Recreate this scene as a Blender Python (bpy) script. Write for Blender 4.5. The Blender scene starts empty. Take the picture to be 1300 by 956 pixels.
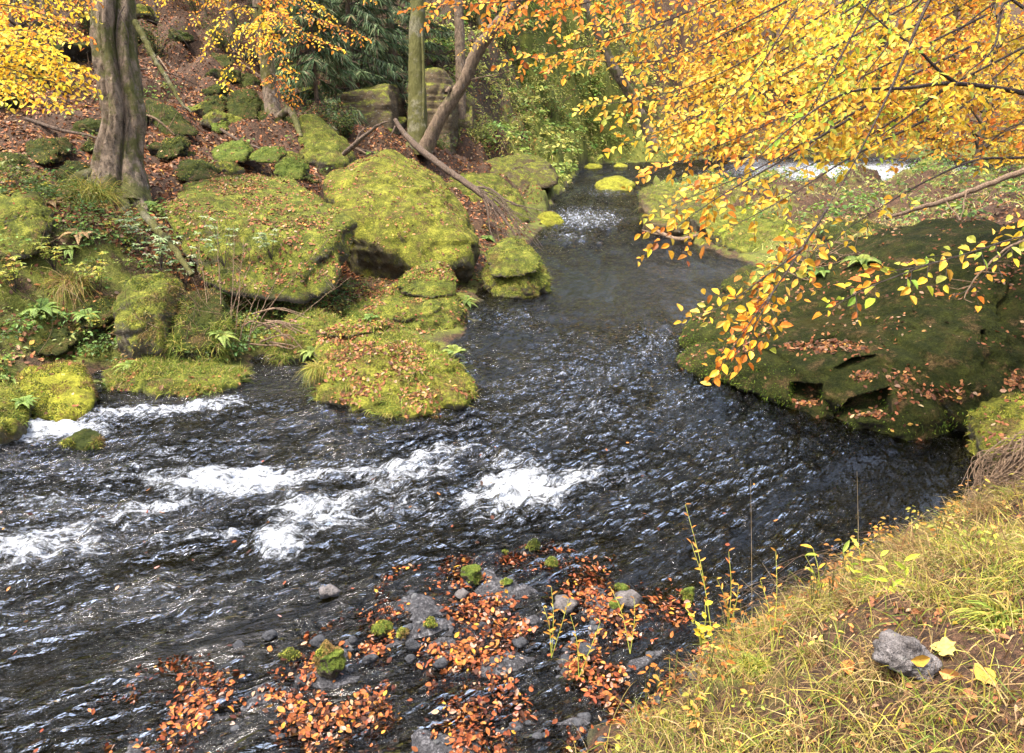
import bpy, bmesh, math
import numpy as np
from mathutils import Vector
from mathutils.bvhtree import BVHTree

SC = bpy.context.scene
COL = SC.collection
rng = np.random.default_rng(11)
U = lambda a, b, n=None: rng.uniform(a, b, n)

# ------------------------------------------------------------------ camera model
FPX, CX, CY, CAMZ = 950.0, 650.0, 433.0, 3.0
TILT = math.radians(18)
FW = np.array([0, math.cos(TILT), -math.sin(TILT)])
UPV = np.array([0, math.sin(TILT), math.cos(TILT)])
RT = np.array([1.0, 0, 0])
CAM = np.array([0, 0, CAMZ])

def ray(px, py):
    return FW + RT * (px - CX) / FPX + UPV * (CY - py) / FPX
def at(px, py, t):
    return CAM + ray(px, py) * t
def atz(px, py, z=0.0):
    d = ray(px, py)
    return CAM + d * ((z - CAMZ) / d[2])
def project(P):
    Q = P - CAM
    t = Q @ FW
    t = np.where(t < 0.05, 0.05, t)
    return CX + FPX * (Q @ RT) / t, CY - FPX * (Q @ UPV) / t, t

# ------------------------------------------------------------------ noise
def _hash(ix, iy, iz, s):
    h = (ix.astype(np.int64) * 374761393 + iy.astype(np.int64) * 668265263 + iz.astype(np.int64) * 2147483647 + s * 974634777) & 0xFFFFFFFF
    h = ((h ^ (h >> 13)) * 1274126177) & 0xFFFFFFFF
    return h ^ (h >> 16)
_G = np.array([[1,1,0],[-1,1,0],[1,-1,0],[-1,-1,0],[1,0,1],[-1,0,1],[1,0,-1],[-1,0,-1],[0,1,1],[0,-1,1],[0,1,-1],[0,-1,-1]], float)
def noise(P, seed=0):
    P = np.asarray(P, float)
    I = np.floor(P).astype(np.int64)
    f = P - I
    w = f * f * f * (f * (f * 6 - 15) + 10)
    out = 0
    for dx in (0, 1):
        for dy in (0, 1):
            for dz in (0, 1):
                g = _G[_hash(I[:, 0] + dx, I[:, 1] + dy, I[:, 2] + dz, seed) % 12]
                d = (g * (f - np.array([dx, dy, dz]))).sum(1)
                ww = (w[:, 0] if dx else 1 - w[:, 0]) * (w[:, 1] if dy else 1 - w[:, 1]) * (w[:, 2] if dz else 1 - w[:, 2])
                out = out + ww * d
    return out
def fbm(P, scale=1.0, octv=4, seed=0, gain=0.5):
    P = np.asarray(P, float) * scale
    a, s = 1.0, 0
    for i in range(octv):
        s = s + a * noise(P * 2.03 ** i + 17.3 * i, seed + i)
        a *= gain
    return s
def sstep(a, b, x):
    t = np.clip((x - a) / (b - a), 0, 1)
    return t * t * (3 - 2 * t)
def norm(v):
    v = np.asarray(v, float)
    return v / (np.linalg.norm(v, axis=-1, keepdims=True) + 1e-9)

# ------------------------------------------------------------------ mesh builder
ORG = {}
class MB:
    def __init__(s):
        s.V, s.C, s.F, s.n = [], [], {}, 0
    def add(s, V, F, col=None):
        V = np.asarray(V, float).reshape(-1, 3)
        F = np.asarray(F, np.int64)
        if len(V) == 0: return
        s.V.append(V)
        if col is None: col = (0.5, 0.5, 0.5)
        c = np.asarray(col, float)
        if c.ndim == 1: c = np.tile(c, (len(V), 1))
        s.C.append(c)
        s.F.setdefault(F.shape[1], []).append(F + s.n)
        s.n += len(V)
    def build(s, name, mat, parent=None, origin=None, smooth=False):
        V = np.concatenate(s.V)
        C = np.concatenate(s.C)
        me = bpy.data.meshes.new(name)
        if parent is not None: origin = ORG[parent.name]
        if origin is None:
            origin = np.array([*(V[:, :2].min(0) + V[:, :2].max(0)) / 2, V[:, 2].min()])
        me.vertices.add(len(V))
        me.vertices.foreach_set("co", (V - origin).astype(np.float32).ravel())
        loops, starts, k = [], [], 0
        for n, L in s.F.items():
            A = np.concatenate(L)
            loops.append(A.ravel())
            starts.append(k + np.arange(len(A)) * n)
            k += A.size
        loops = np.concatenate(loops); starts = np.concatenate(starts)
        me.loops.add(len(loops))
        me.loops.foreach_set("vertex_index", loops.astype(np.int32))
        me.polygons.add(len(starts))
        me.polygons.foreach_set("loop_start", starts.astype(np.int32))
        me.polygons.foreach_set("use_smooth", np.full(len(starts), smooth))
        a = me.color_attributes.new("Col", "FLOAT_COLOR", "POINT")
        a.data.foreach_set("color", np.c_[C[:, :3], np.ones(len(C))].astype(np.float32).ravel())
        me.update(calc_edges=True)
        me.materials.append(mat)
        o = bpy.data.objects.new(name, me)
        COL.objects.link(o)
        if parent is not None: o.parent = parent
        else: o.location = origin
        ORG[o.name] = np.array(origin, float)
        return o
def empty(name, loc):
    o = bpy.data.objects.new(name, None)
    o.empty_display_size = 0.2
    o.location = loc
    COL.objects.link(o)
    ORG[o.name] = np.array(loc, float)
    return o
def tag(o, label=None, cat=None, group=None, kind=None):
    if label: o["label"] = label
    if cat: o["category"] = cat
    if group: o["group"] = group
    if kind: o["kind"] = kind
    return o

def curve(pts, step=0.05, n=None):
    P = np.asarray(pts, float)
    if len(P) == 2: P = np.array([P[0], (P[0] + P[1]) / 2, P[1]])
    Q = np.vstack([2 * P[0] - P[1], P, 2 * P[-1] - P[-2]])
    out = []
    for i in range(1, len(Q) - 2):
        t = np.linspace(0, 1, 24, endpoint=False)[:, None]
        a, b, c, d = Q[i - 1], Q[i], Q[i + 1], Q[i + 2]
        out.append(0.5 * (2 * b + (c - a) * t + (2 * a - 5 * b + 4 * c - d) * t ** 2 + (3 * b - a - 3 * c + d) * t ** 3))
    out = np.vstack(out + [P[-1:]])
    L = np.r_[0, np.cumsum(np.linalg.norm(np.diff(out, axis=0), axis=1))]
    if n is None: n = max(3, int(L[-1] / step) + 1)
    s = np.linspace(0, L[-1], n)
    return np.stack([np.interp(s, L, out[:, k]) for k in range(3)], 1)
def tube(P, r, sides=6):
    P = np.asarray(P, float)
    n = len(P)
    r = np.interp(np.linspace(0, 1, n), np.linspace(0, 1, len(np.atleast_1d(r))), np.atleast_1d(r))
    T = norm(np.gradient(P, axis=0))
    ref = np.array([0, 0, 1.0]) if abs(T[:, 2]).mean() < 0.8 else np.array([0, 1.0, 0])
    A = norm(np.cross(T, ref)); B = np.cross(T, A)
    th = np.arange(sides) / sides * 2 * math.pi
    V = P[:, None] + r[:, None, None] * (np.cos(th)[None, :, None] * A[:, None] + np.sin(th)[None, :, None] * B[:, None])
    i, j = np.meshgrid(np.arange(n - 1), np.arange(sides), indexing="ij")
    j2 = (j + 1) % sides
    F = np.stack([i * sides + j, i * sides + j2, (i + 1) * sides + j2, (i + 1) * sides + j], -1).reshape(-1, 4)
    return V.reshape(-1, 3), F
LT = np.array([[0, 0], [.24, .40], [.54, .5], [.82, .27], [1, 0], [.82, -.27], [.54, -.5], [.24, -.40]])
LF = np.array([[0, 4, 3, 2, 1], [0, 7, 6, 5, 4]])
def leaves(P, ax, nn, ln, wd, col, fold=0.22, curl=0.18):
    P = np.atleast_2d(P); N = len(P)
    ax = norm(np.broadcast_to(ax, P.shape)); nn = np.broadcast_to(nn, P.shape)
    bi = norm(np.cross(nn, ax)); nn = np.cross(ax, bi)
    ln = np.broadcast_to(ln, N)[:, None, None]; wd = np.broadcast_to(wd, N)[:, None, None]
    u = LT[None, :, :1]; v = LT[None, :, 1:]
    cu = np.broadcast_to(curl, N)[:, None, None]
    V = P[:, None] + ax[:, None] * u * ln + bi[:, None] * v * wd + nn[:, None] * (np.abs(v) * wd * fold * 2 - cu * ln * u ** 2)
    F = (LF[None] + (np.arange(N) * 8)[:, None, None]).reshape(-1, 5)
    c = np.repeat(np.broadcast_to(col, (N, 3)), 8, axis=0)
    return V.reshape(-1, 3), F, c
def blades(P, d, L, W, droop, col, seg=3, tipcol=None):
    P = np.atleast_2d(P); N = len(P)
    d = norm(np.broadcast_to(d, P.shape))
    L = np.broadcast_to(L, N)[:, None, None]; W = np.broadcast_to(W, N)[:, None, None]
    dr = np.broadcast_to(droop, N)[:, None, None]
    s = np.linspace(0, 1, seg + 1)[None, :, None]
    spine = P[:, None] + d[:, None] * L * s + np.array([0, 0, -1.0]) * dr * L * s ** 2
    side = norm(np.cross(d, norm(rng.normal(size=(N, 3)))))[:, None]
    w = W * (1 - s) ** 0.7 * 0.5 + W * 0.03
    V = np.stack([spine - side * w, spine + side * w], 2)
    k = np.arange(seg)
    q = np.stack([2 * k, 2 * k + 1, 2 * k + 3, 2 * k + 2], -1)
    F = (q[None] + (np.arange(N) * 2 * (seg + 1))[:, None, None]).reshape(-1, 4)
    c = np.broadcast_to(col, (N, 3))[:, None, None, :] * np.ones((1, seg + 1, 2, 1))
    if tipcol is not None:
        k = (s ** 1.5)[..., None]
        c = c * (1 - k) + np.broadcast_to(tipcol, (N, 3))[:, None, None, :] * k
    return V.reshape(-1, 3), F, c.reshape(-1, 3)
def pick(pal, n, jit=0.18):
    cols = np.array([p[:3] for p in pal], float)
    w = np.array([p[3] for p in pal], float)
    c = cols[rng.choice(len(cols), n, p=w / w.sum())]
    return np.clip(c * (1 + rng.normal(size=(n, 1)) * jit) * (1 + rng.normal(size=(n, 3)) * 0.06), 0.004, 0.95)

# ------------------------------------------------------------------ materials
def new_mat(name):
    m = bpy.data.materials.new(name)
    m.use_nodes = True
    nt = m.node_tree
    nt.nodes.clear()
    return m, nt
class NB:
    def __init__(s, nt): s.nt = nt
    def n(s, t, **kw):
        nd = s.nt.nodes.new(t)
        for k, v in kw.items():
            if k.startswith("i_"):
                nd.inputs[k[2:].replace("_", " ")].default_value = v
            else: setattr(nd, k, v)
        return nd
    def l(s, a, b): s.nt.links.new(a, b)
    def noise(s, vec, scale, detail=4, rough=0.55, dist=0.0):
        nd = s.n("ShaderNodeTexNoise")
        nd.inputs["Scale"].default_value = scale; nd.inputs["Detail"].default_value = detail
        nd.inputs["Roughness"].default_value = rough; nd.inputs["Distortion"].default_value = dist
        if vec is not None: s.l(vec, nd.inputs["Vector"])
        return nd.outputs["Fac"]
    def ramp(s, fac, stops):
        nd = s.n("ShaderNodeValToRGB")
        e = nd.color_ramp.elements
        while len(e) < len(stops): e.new(0.5)
        for k, (p, c) in enumerate(stops):
            e[k].position = p; e[k].color = (*c, 1) if len(c) == 3 else c
        s.l(fac, nd.inputs["Fac"])
        return nd.outputs["Color"]
    def math(s, op, a, b=None, clamp=False):
        nd = s.n("ShaderNodeMath", operation=op, use_clamp=clamp)
        for k, x in enumerate((a, b)):
            if x is None: continue
            if isinstance(x, (int, float)): nd.inputs[k].default_value = x
            else: s.l(x, nd.inputs[k])
        return nd.outputs[0]
    def mapr(s, x, a, b, c=0.0, d=1.0):
        nd = s.n("ShaderNodeMapRange", interpolation_type="SMOOTHSTEP")
        s.l(x, nd.inputs[0])
        for k, v in enumerate((a, b, c, d)): nd.inputs[k + 1].default_value = v
        return nd.outputs[0]
    def mix(s, fac, a, b, mode="MIX"):
        nd = s.n("ShaderNodeMix", data_type="RGBA", blend_type=mode)
        for x, i in ((fac, 0), (a, 6), (b, 7)):
            if isinstance(x, (int, float)): nd.inputs[i].default_value = x
            elif isinstance(x, tuple): nd.inputs[i].default_value = (*x, 1)
            else: s.l(x, nd.inputs[i])
        return nd.outputs[2]
    def bump(s, h, strength=0.5, dist=0.02, prev=None):
        nd = s.n("ShaderNodeBump")
        nd.inputs["Strength"].default_value = strength; nd.inputs["Distance"].default_value = dist
        s.l(h, nd.inputs["Height"])
        if prev is not None: s.l(prev, nd.inputs["Normal"])
        return nd.outputs["Normal"]
    def principled(s, col, rough=0.8, nrm=None, spec=0.3):
        p = s.n("ShaderNodeBsdfPrincipled")
        if isinstance(col, tuple): p.inputs["Base Color"].default_value = (*col, 1)
        else: s.l(col, p.inputs["Base Color"])
        if isinstance(rough, (int, float)): p.inputs["Roughness"].default_value = rough
        else: s.l(rough, p.inputs["Roughness"])
        p.inputs["Specular IOR Level"].default_value = spec
        if nrm is not None: s.l(nrm, p.inputs["Normal"])
        return p
    def out(s, sh):
        o = s.n("ShaderNodeOutputMaterial")
        s.l(sh, o.inputs["Surface"])

def mat_leaf(name, trans=0.4, rough=0.5, spec=0.3):
    m, nt = new_mat(name); b = NB(nt)
    c = b.n("ShaderNodeAttribute", attribute_name="Col").outputs["Color"]
    tc = b.n("ShaderNodeTexCoord").outputs["Object"]
    v = b.mapr(b.noise(tc, 55, 2), 0.3, 0.7, 0.78, 1.15)
    c2 = b.mix(1.0, c, v, "MULTIPLY")
    p = b.principled(c2, rough, None, spec)
    t = b.n("ShaderNodeBsdfTranslucent"); b.l(c2, t.inputs["Color"])
    x = b.n("ShaderNodeMixShader"); x.inputs[0].default_value = trans
    b.l(p.outputs[0], x.inputs[1]); b.l(t.outputs[0], x.inputs[2])
    b.out(x.outputs[0]); return m

def mat_rock(name, moss=((.028, .036, .010), (.115, .13, .02), (.32, .31, .048)), rock=((.05, .042, .030), (.17, .14, .095)), lo=-.15, hi=0.6, brown=0.32, strata=0.0):
    m, nt = new_mat(name); b = NB(nt)
    tc = b.n("ShaderNodeTexCoord").outputs["Object"]
    big = b.noise(tc, 1.3, 4, .6); mid = b.noise(tc, 6, 6, .65, .3); fine = b.noise(tc, 48, 4, .7); vfine = b.noise(tc, 130, 2, .6)
    g = b.n("ShaderNodeNewGeometry").outputs["Normal"]
    sep = b.n("ShaderNodeSeparateXYZ"); b.l(g, sep.inputs[0])
    nz = sep.outputs[2]
    k = b.math("ADD", nz, b.math("MULTIPLY", b.math("SUBTRACT", mid, 0.5), 1.5))
    k = b.math("ADD", k, b.math("MULTIPLY", b.math("SUBTRACT", big, 0.5), 1.1))
    k = b.math("ADD", k, b.math("MULTIPLY", b.math("SUBTRACT", fine, 0.5), 0.5))
    mf = b.mapr(k, lo, hi)
    mc = b.math("ADD", b.math("MULTIPLY", mid, 0.55), b.math("MULTIPLY", fine, 0.45))
    mossc = b.ramp(mc, [(.36, moss[0]), (.50, moss[1]), (.62, moss[2])])
    mossc = b.mix(b.mapr(b.noise(tc, 2.3, 6, .72, .5), .50, .66, 0, .75), mossc, tuple(a * .55 + c * .45 for a, c in zip(moss[0], (.11, .085, .022))))
    mossc = b.mix(b.math("MULTIPLY", b.mapr(b.noise(tc, 4.3, 7, .75, .3), .53, .62), min(1, brown * 2.2)), mossc, b.ramp(fine, [(.4, (.05, .03, .014)), (.6, (.19, .115, .05))]))
    mossc = b.mix(b.mapr(vfine, .25, .5, .45, 0), mossc, (.018, .02, .006))
    st = b.noise(tc, 9, 8, .7)
    if strata:
        mp = b.n("ShaderNodeMapping"); mp.inputs["Scale"].default_value = (1.2, 1.2, 14)
        b.l(tc, mp.inputs["Vector"]); st = b.math("ADD", b.math("MULTIPLY", st, 1 - strata), b.math("MULTIPLY", b.noise(mp.outputs[0], 1.5, 5, .6), strata))
    rockc = b.ramp(st, [(.35, rock[0]), (.68, rock[1])])
    rockc = b.mix(b.mapr(b.noise(tc, 17, 3), .6, .72, 0, .5), rockc, (.30, .30, .27))
    c = b.mix(mf, rockc, mossc)
    n1 = b.bump(fine, 1.0, .05, b.bump(mid, .8, .10)); n2 = b.bump(vfine, .8, .016, n1)
    p = b.principled(c, .92, n2, .12)
    b.out(p.outputs[0]); return m

def mat_bark(name, ca, cb, moss=0.5, mosslo=.45, scale=1.0, mossc=(.10, .11, .018), grey=0.4):
    m, nt = new_mat(name); b = NB(nt)
    tc = b.n("ShaderNodeTexCoord").outputs["Object"]
    mp = b.n("ShaderNodeMapping"); mp.inputs["Scale"].default_value = (6 * scale, 6 * scale, 1.9 * scale)
    b.l(tc, mp.inputs["Vector"])
    s = b.noise(mp.outputs[0], 2.2, 7, .65, .4)
    f = b.noise(tc, 40 * scale, 3, .7)
    c = b.ramp(b.math("ADD", b.math("MULTIPLY", s, .7), b.math("MULTIPLY", f, .3)), [(.36, ca), (.62, cb)])
    c = b.mix(b.mapr(b.noise(tc, 4.5 * scale, 5, .7), .60, .68, 0, grey), c, (.36, .34, .30))
    mo = b.mapr(b.noise(tc, 1.6 * scale, 6, .7), mosslo, mosslo + .12, 0, moss)
    c = b.mix(mo, c, b.mix(f, mossc, tuple(x * .45 for x in mossc)))
    nn = b.bump(f, .8, .015, b.bump(s, 1.0, .07))
    b.out(b.principled(c, .9, nn, .15).outputs[0]); return m

M_LEAF = mat_leaf("beech_leaf", .42, .5, .2)
M_FAR = mat_leaf("far_leaf", .4, .6, .15)
M_LITTER = mat_leaf("litter_leaf", .12, .6, .10)
M_GRASS = mat_leaf("grass_blade", .35, .6, .15)
M_HERB = mat_leaf("herb_leaf", .35, .5, .25)
M_NEEDLE = mat_leaf("needle", .15, .7, .1)
M_ROCK = mat_rock("mossy_rock")
M_ROCKG = mat_rock("golden_moss_rock", ((.045, .045, .012), (.16, .165, .022), (.38, .36, .05)), rock=((.06, .05, .033), (.20, .165, .105)), lo=-.4, hi=.5, brown=.35)
M_ROCKY = mat_rock("bright_moss_rock", ((.09, .09, .012), (.25, .245, .025), (.42, .40, .045)), lo=-.35, hi=.1, brown=.12)
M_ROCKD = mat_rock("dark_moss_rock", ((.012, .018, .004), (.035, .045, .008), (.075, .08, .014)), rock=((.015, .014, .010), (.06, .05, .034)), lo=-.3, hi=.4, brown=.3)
M_ROCKS = mat_rock("shade_darkened_moss_rock", ((.010, .014, .003), (.026, .031, .006), (.060, .066, .011)), rock=((.016, .014, .009), (.05, .042, .026)), lo=-.55, hi=.25, brown=.3)  # tones darkened so the colour itself carries canopy shade on the niche boulder
M_SAND = mat_rock("bare_sandstone", rock=((.045, .034, .02), (.17, .12, .065)), lo=.5, hi=1.05, strata=.5)
M_GREYROCK = mat_rock("grey_stone", rock=((.075, .065, .06), (.30, .27, .255)), lo=1.3, hi=1.9)
M_PEBBLE = mat_rock("wet_pebble", rock=((.03, .032, .036), (.13, .13, .135)), lo=1.6, hi=2.2)
M_STONEM = mat_rock("green_stone", ((.04, .065, .012), (.11, .145, .022), (.21, .24, .04)), lo=-.2, hi=.2, brown=.1)
M_BARK = mat_bark("beech_bark", (.03, .022, .015), (.27, .20, .14), .75, .46)
M_BARKM = mat_bark("mossy_bark", (.06, .055, .03), (.20, .18, .11), .85, .38, 1.2, (.105, .10, .022), .25)
M_BARKP = mat_bark("pale_bark", (.17, .14, .11), (.42, .37, .31), .2, .6, 1.0)
M_BARKB = mat_bark("brown_bark", (.045, .032, .022), (.20, .14, .09), .4, .52, 1.2)
M_TWIG = mat_bark("twig_bark", (.035, .026, .022), (.12, .09, .075), .1, .6, 4)
M_DEAD = mat_bark("dead_wood", (.11, .070, .042), (.40, .27, .17), .15, .58, 4)
M_DARKW = mat_bark("wet_dead_wood", (.05, .035, .025), (.20, .14, .10), .2, .55, 3)
def mat_ground():
    m, nt = new_mat("forest_floor"); b = NB(nt)
    tc = b.n("ShaderNodeTexCoord").outputs["Object"]
    at_ = b.n("ShaderNodeAttribute", attribute_name="Col")
    sep = b.n("ShaderNodeSeparateColor"); b.l(at_.outputs["Color"], sep.inputs[0])
    mid = b.noise(tc, 2.2, 6, .65); fine = b.noise(tc, 22, 5, .7); vf = b.noise(tc, 75, 3, .7)
    soil = b.ramp(fine, [(.33, (.022, .016, .011)), (.67, (.095, .065, .04))])
    lit = b.ramp(b.math("ADD", b.math("MULTIPLY", fine, .5), b.math("MULTIPLY", vf, .5)), [(.38, (.012, .008, .005)), (.52, (.060, .032, .017)), (.66, (.16, .085, .046))])
    moss = b.ramp(b.math("ADD", b.math("MULTIPLY", mid, .5), b.math("MULTIPLY", vf, .5)), [(.34, (.022, .035, .008)), (.5, (.085, .095, .014)), (.66, (.19, .18, .03))])
    bed = b.ramp(b.math("ADD", b.math("MULTIPLY", fine, .6), b.math("MULTIPLY", mid, .4)), [(.36, (.010, .010, .006)), (.52, (.045, .040, .018)), (.66, (.10, .09, .045))])
    grav = b.ramp(b.math("ADD", b.math("MULTIPLY", fine, .5), b.math("MULTIPLY", vf, .5)), [(.36, (.012, .012, .013)), (.52, (.05, .048, .05)), (.64, (.17, .165, .17))])
    c = b.mix(b.mapr(b.math("ADD", sep.outputs[0], b.math("SUBTRACT", mid, .5)), .3, .7), soil, lit)
    c = b.mix(b.mapr(b.math("ADD", sep.outputs[1], b.math("MULTIPLY", b.math("SUBTRACT", mid, .5), 1.4)), .35, .65), c, moss)
    c = b.mix(b.mapr(sep.outputs[2], .2, .45), c, bed)
    c = b.mix(b.mapr(sep.outputs[2], .6, .8), c, grav)
    nn = b.bump(vf, .7, .015, b.bump(fine, .9, .05))
    b.out(b.principled(c, .85, nn, .2).outputs[0]); return m
M_GROUND = mat_ground()
def mat_water():
    m, nt = new_mat("river_water"); b = NB(nt)
    uv = b.n("ShaderNodeUVMap", uv_map="flow").outputs[0]
    tc = b.n("ShaderNodeTexCoord").outputs["Object"]
    sep = b.n("ShaderNodeSeparateColor"); b.l(b.n("ShaderNodeAttribute", attribute_name="Col").outputs["Color"], sep.inputs[0])
    mp = b.n("ShaderNodeMapping"); mp.inputs["Scale"].default_value = (1.0, 2.9, 1); b.l(uv, mp.inputs["Vector"])
    n1 = b.noise(mp.outputs[0], 4.2, 3, .5, 1.4); n2 = b.noise(mp.outputs[0], 12, 3, .55, 1.0); n3 = b.noise(tc, 26, 2, .5, .6)
    h = b.math("ADD", b.math("MULTIPLY", n1, .78), b.math("ADD", b.math("MULTIPLY", n2, .28), b.math("MULTIPLY", n3, .08)))
    bm = b.n("ShaderNodeBump"); bm.inputs["Distance"].default_value = .34
    b.l(h, bm.inputs["Height"]); mp3 = b.n("ShaderNodeMapping"); mp3.inputs["Scale"].default_value = (.5, 1.3, 1); b.l(uv, mp3.inputs["Vector"])
    b.l(b.math("MULTIPLY", sep.outputs[1], b.mapr(b.noise(mp3.outputs[0], 1.6, 3, .55, .6), .34, .60, .50, 1.15)), bm.inputs["Strength"])
    nn = bm.outputs[0]
    fr = b.n("ShaderNodeFresnel"); fr.inputs["IOR"].default_value = 1.42; b.l(nn, fr.inputs["Normal"])
    gl = b.n("ShaderNodeBsdfGlossy"); gl.inputs["Roughness"].default_value = .035; b.l(nn, gl.inputs["Normal"])
    tr = b.n("ShaderNodeBsdfTransparent"); tr.inputs["Color"].default_value = (.40, .38, .28, 1)
    mx = b.n("ShaderNodeMixShader"); b.l(fr.outputs[0], mx.inputs[0]); b.l(tr.outputs[0], mx.inputs[1]); b.l(gl.outputs[0], mx.inputs[2])
    mp2 = b.n("ShaderNodeMapping"); mp2.inputs["Scale"].default_value = (1.0, 2.6, 1); b.l(uv, mp2.inputs["Vector"])
    fn = b.math("ADD", b.math("MULTIPLY", b.noise(mp2.outputs[0], 4, 8, .75, 1.5), .6), b.math("MULTIPLY", b.noise(tc, 24, 6, .8, .8), .4))
    ff = b.math("ADD", b.math("MULTIPLY", sep.outputs[0], .76), b.math("MULTIPLY", b.math("SUBTRACT", fn, .5), 3.2))
    fac = b.mapr(ff, .46, 1.0, 0, .92)
    fo = b.principled((.66, .69, .72), .6, b.bump(fn, 1, .12), .3)
    m2 = b.n("ShaderNodeMixShader"); b.l(fac, m2.inputs[0]); b.l(mx.outputs[0], m2.inputs[1]); b.l(fo.outputs[0], m2.inputs[2])
    b.out(m2.outputs[0]); return m
M_WATER = mat_water()

# ------------------------------------------------------------------ river outline (world xy at z = 0)
shore_px = [(-600, 1060), (100, 1060), (330, 1030), (560, 1000), (700, 970), (800, 930), (860, 860), (905, 810), (960, 785), (1040, 750), (1110, 705), (1180, 672), (1225, 645), (1260, 600),
            (1240, 545), (1180, 520), (1060, 490), (960, 455), (920, 430), (930, 400), (950, 362), (955, 335), (850, 296), (822, 275), (820, 250), (850, 237), (940, 236), (1100, 239), (1250, 239), (1420, 241),
            (1420, 203), (1220, 202), (940, 199), (840, 206), (770, 207), (738, 213), (722, 232), (700, 255), (690, 288), (655, 320), (610, 370), (590, 415), (560, 445), (500, 470), (420, 478),
            (402, 452), (355, 444), (318, 456), (300, 478), (250, 475), (130, 468), (90, 488), (0, 508), (-300, 520), (-600, 530)]
SH = np.array([atz(*p)[:2] for p in shore_px])
bar_px = [(120, 1010), (170, 850), (330, 822), (430, 785), (490, 725), (560, 703), (690, 688), (765, 728), (850, 758), (905, 790), (880, 900), (600, 1010)]
BAR = np.array([atz(*p)[:2] for p in bar_px])
def polydist(X, poly):
    """signed distance, positive inside"""
    best = np.full(len(X), 1e9); ins = np.zeros(len(X), bool)
    for a, c in zip(poly, np.roll(poly, -1, 0)):
        e = c - a; w = X - a
        t = np.clip((w @ e) / (e @ e), 0, 1)
        best = np.minimum(best, ((w - t[:, None] * e) ** 2).sum(1))
        cr = (a[1] > X[:, 1]) != (c[1] > X[:, 1])
        xi = (c[0] - a[0]) * (X[:, 1] - a[1]) / (c[1] - a[1] + 1e-12) + a[0]
        ins ^= cr & (X[:, 0] < xi)
    return np.sqrt(best) * np.where(ins, 1, -1)

# ------------------------------------------------------------------ terrain heights from control points
ctl = [at(*p) for p in [
    (60, 400, 9.0), (60, 350, 9.3), (100, 300, 9.8), (0, 320, 9.0), (150, 238, 11.7), (230, 250, 12.2), (300, 330, 11.0), (230, 180, 15), (300, 220, 13.5), (60, 180, 13), (60, 100, 16), (-60, 250, 10.5), (-100, 100, 14),
    (230, 100, 20), (230, 30, 25), (60, 20, 22), (400, 205, 15.2), (450, 195, 18), (540, 195, 19.5), (600, 200, 24), (340, 150, 18), (340, 60, 26), (450, 120, 26), (450, 60, 30), (300, 0, 32), (450, 0, 32), (100, -60, 30),
    (590, 120, 27), (600, 60, 29), (600, 0, 31), (680, 0, 34), (760, 0, 38), (680, 100, 32.3), (700, 180, 31.6), (750, 120, 36), (745, 190, 34), (640, 190, 28), (600, -100, 38), (760, -100, 46),
    (850, 185, 37), (800, 160, 38), (900, 120, 44), (1000, 192, 41), (1250, 190, 40), (1100, 100, 46), (1250, 60, 47), (1000, 0, 54), (1300, 0, 54), (900, 0, 48), (1000, -80, 70),
    (900, 252, 19.5), (1000, 250, 18.5), (1100, 255, 17), (1250, 252, 16), (1290, 228, 16), (1150, 290, 11.5), (1080, 330, 10.2), (1000, 320, 12.0), (1400, 260, 12),
    (1250, 660, 4.35), (1290, 800, 2.74), (1150, 850, 2.8), (1000, 835, 3.45), (1100, 735, 4.05), (1030, 775, 3.95), (1290, 700, 3.7), (1350, 640, 4.3)]]
ctl += [np.array(p, float) for p in [(0, 0.6, 1.35), (1.2, 1.6, 1.05), (0, -3, 1.6), (-4, 0.5, .5), (-2.5, 1.5, .2), (-1.0, 1.7, .35), (0.3, 1.7, .5), (-8, 0, .3), (5, 0, 1.7), (4.5, 3, 1.5), (7, 7, 1.8), (10, -5, 3), (-10, -5, 2), (14, 8, 3.5), (12, 3, 2.8), (25, 12, 5), (40, 20, 7), (45, 60, 13), (-20, 12, 4.5), (-14, 8, 2.6), (-30, 30, 8.5), (-45, 0, 9),
                                     (-45, 60, 15), (0, 70, 13), (-20, 50, 11), (20, 75, 13), (-30, -6, 8), (45, -6, 14), (0, -8, 2)]]
ctl += [atz(330, 425, .02), atz(480, 425, -.02), atz(540, 405, -.02), atz(450, 385, .02), atz(600, 355, -.02), atz(380, 400, .05), atz(250, 415, .15), atz(520, 330, .1), atz(590, 320, .02), atz(420, 345, .15)]
seg = []
for a, c in zip(SH, np.roll(SH, -1, 0)):
    k = max(1, int(np.linalg.norm(c - a) / 1.6))
    for j in range(k): seg.append([*(a + (c - a) * j / k), 0.0])
ctl = np.vstack([np.array(ctl), np.array(seg)])
_D = np.linalg.norm(ctl[:, None, :2] - ctl[None, :, :2], axis=2)
_n = len(ctl)
_A = np.zeros((_n + 3, _n + 3)); _A[:_n, :_n] = _D + np.eye(_n) * -0.05
_A[:_n, _n] = 1; _A[:_n, _n + 1:] = ctl[:, :2]; _A[_n:, :_n] = _A[:_n, _n:].T
_w = np.linalg.solve(_A, np.r_[ctl[:, 2], 0, 0, 0])
def base_h(X):
    out = np.empty(len(X))
    for i in range(0, len(X), 20000):
        x = X[i:i + 20000]
        d = np.sqrt(((x[:, None] - ctl[None, :, :2]) ** 2).sum(2))
        out[i:i + 20000] = d @ _w[:_n] + _w[_n] + x @ _w[_n + 1:]
    return out
def axis(lo, a, b_, hi, st, g):
    mid = np.arange(a, b_, st)
    up, x, s = [], mid[-1], st
    while x < hi: s *= g; x += s; up.append(x)
    dn, x, s = [], mid[0], st
    while x > lo: s *= g; x -= s; dn.append(x)
    return np.r_[dn[::-1], mid, up]
GX = axis(-46, -8, 7, 46, .055, 1.03)
GY = axis(-8, 1.6, 9.5, 76, .045, 1.018)
XX, YY = np.meshgrid(GX, GY)
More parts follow.
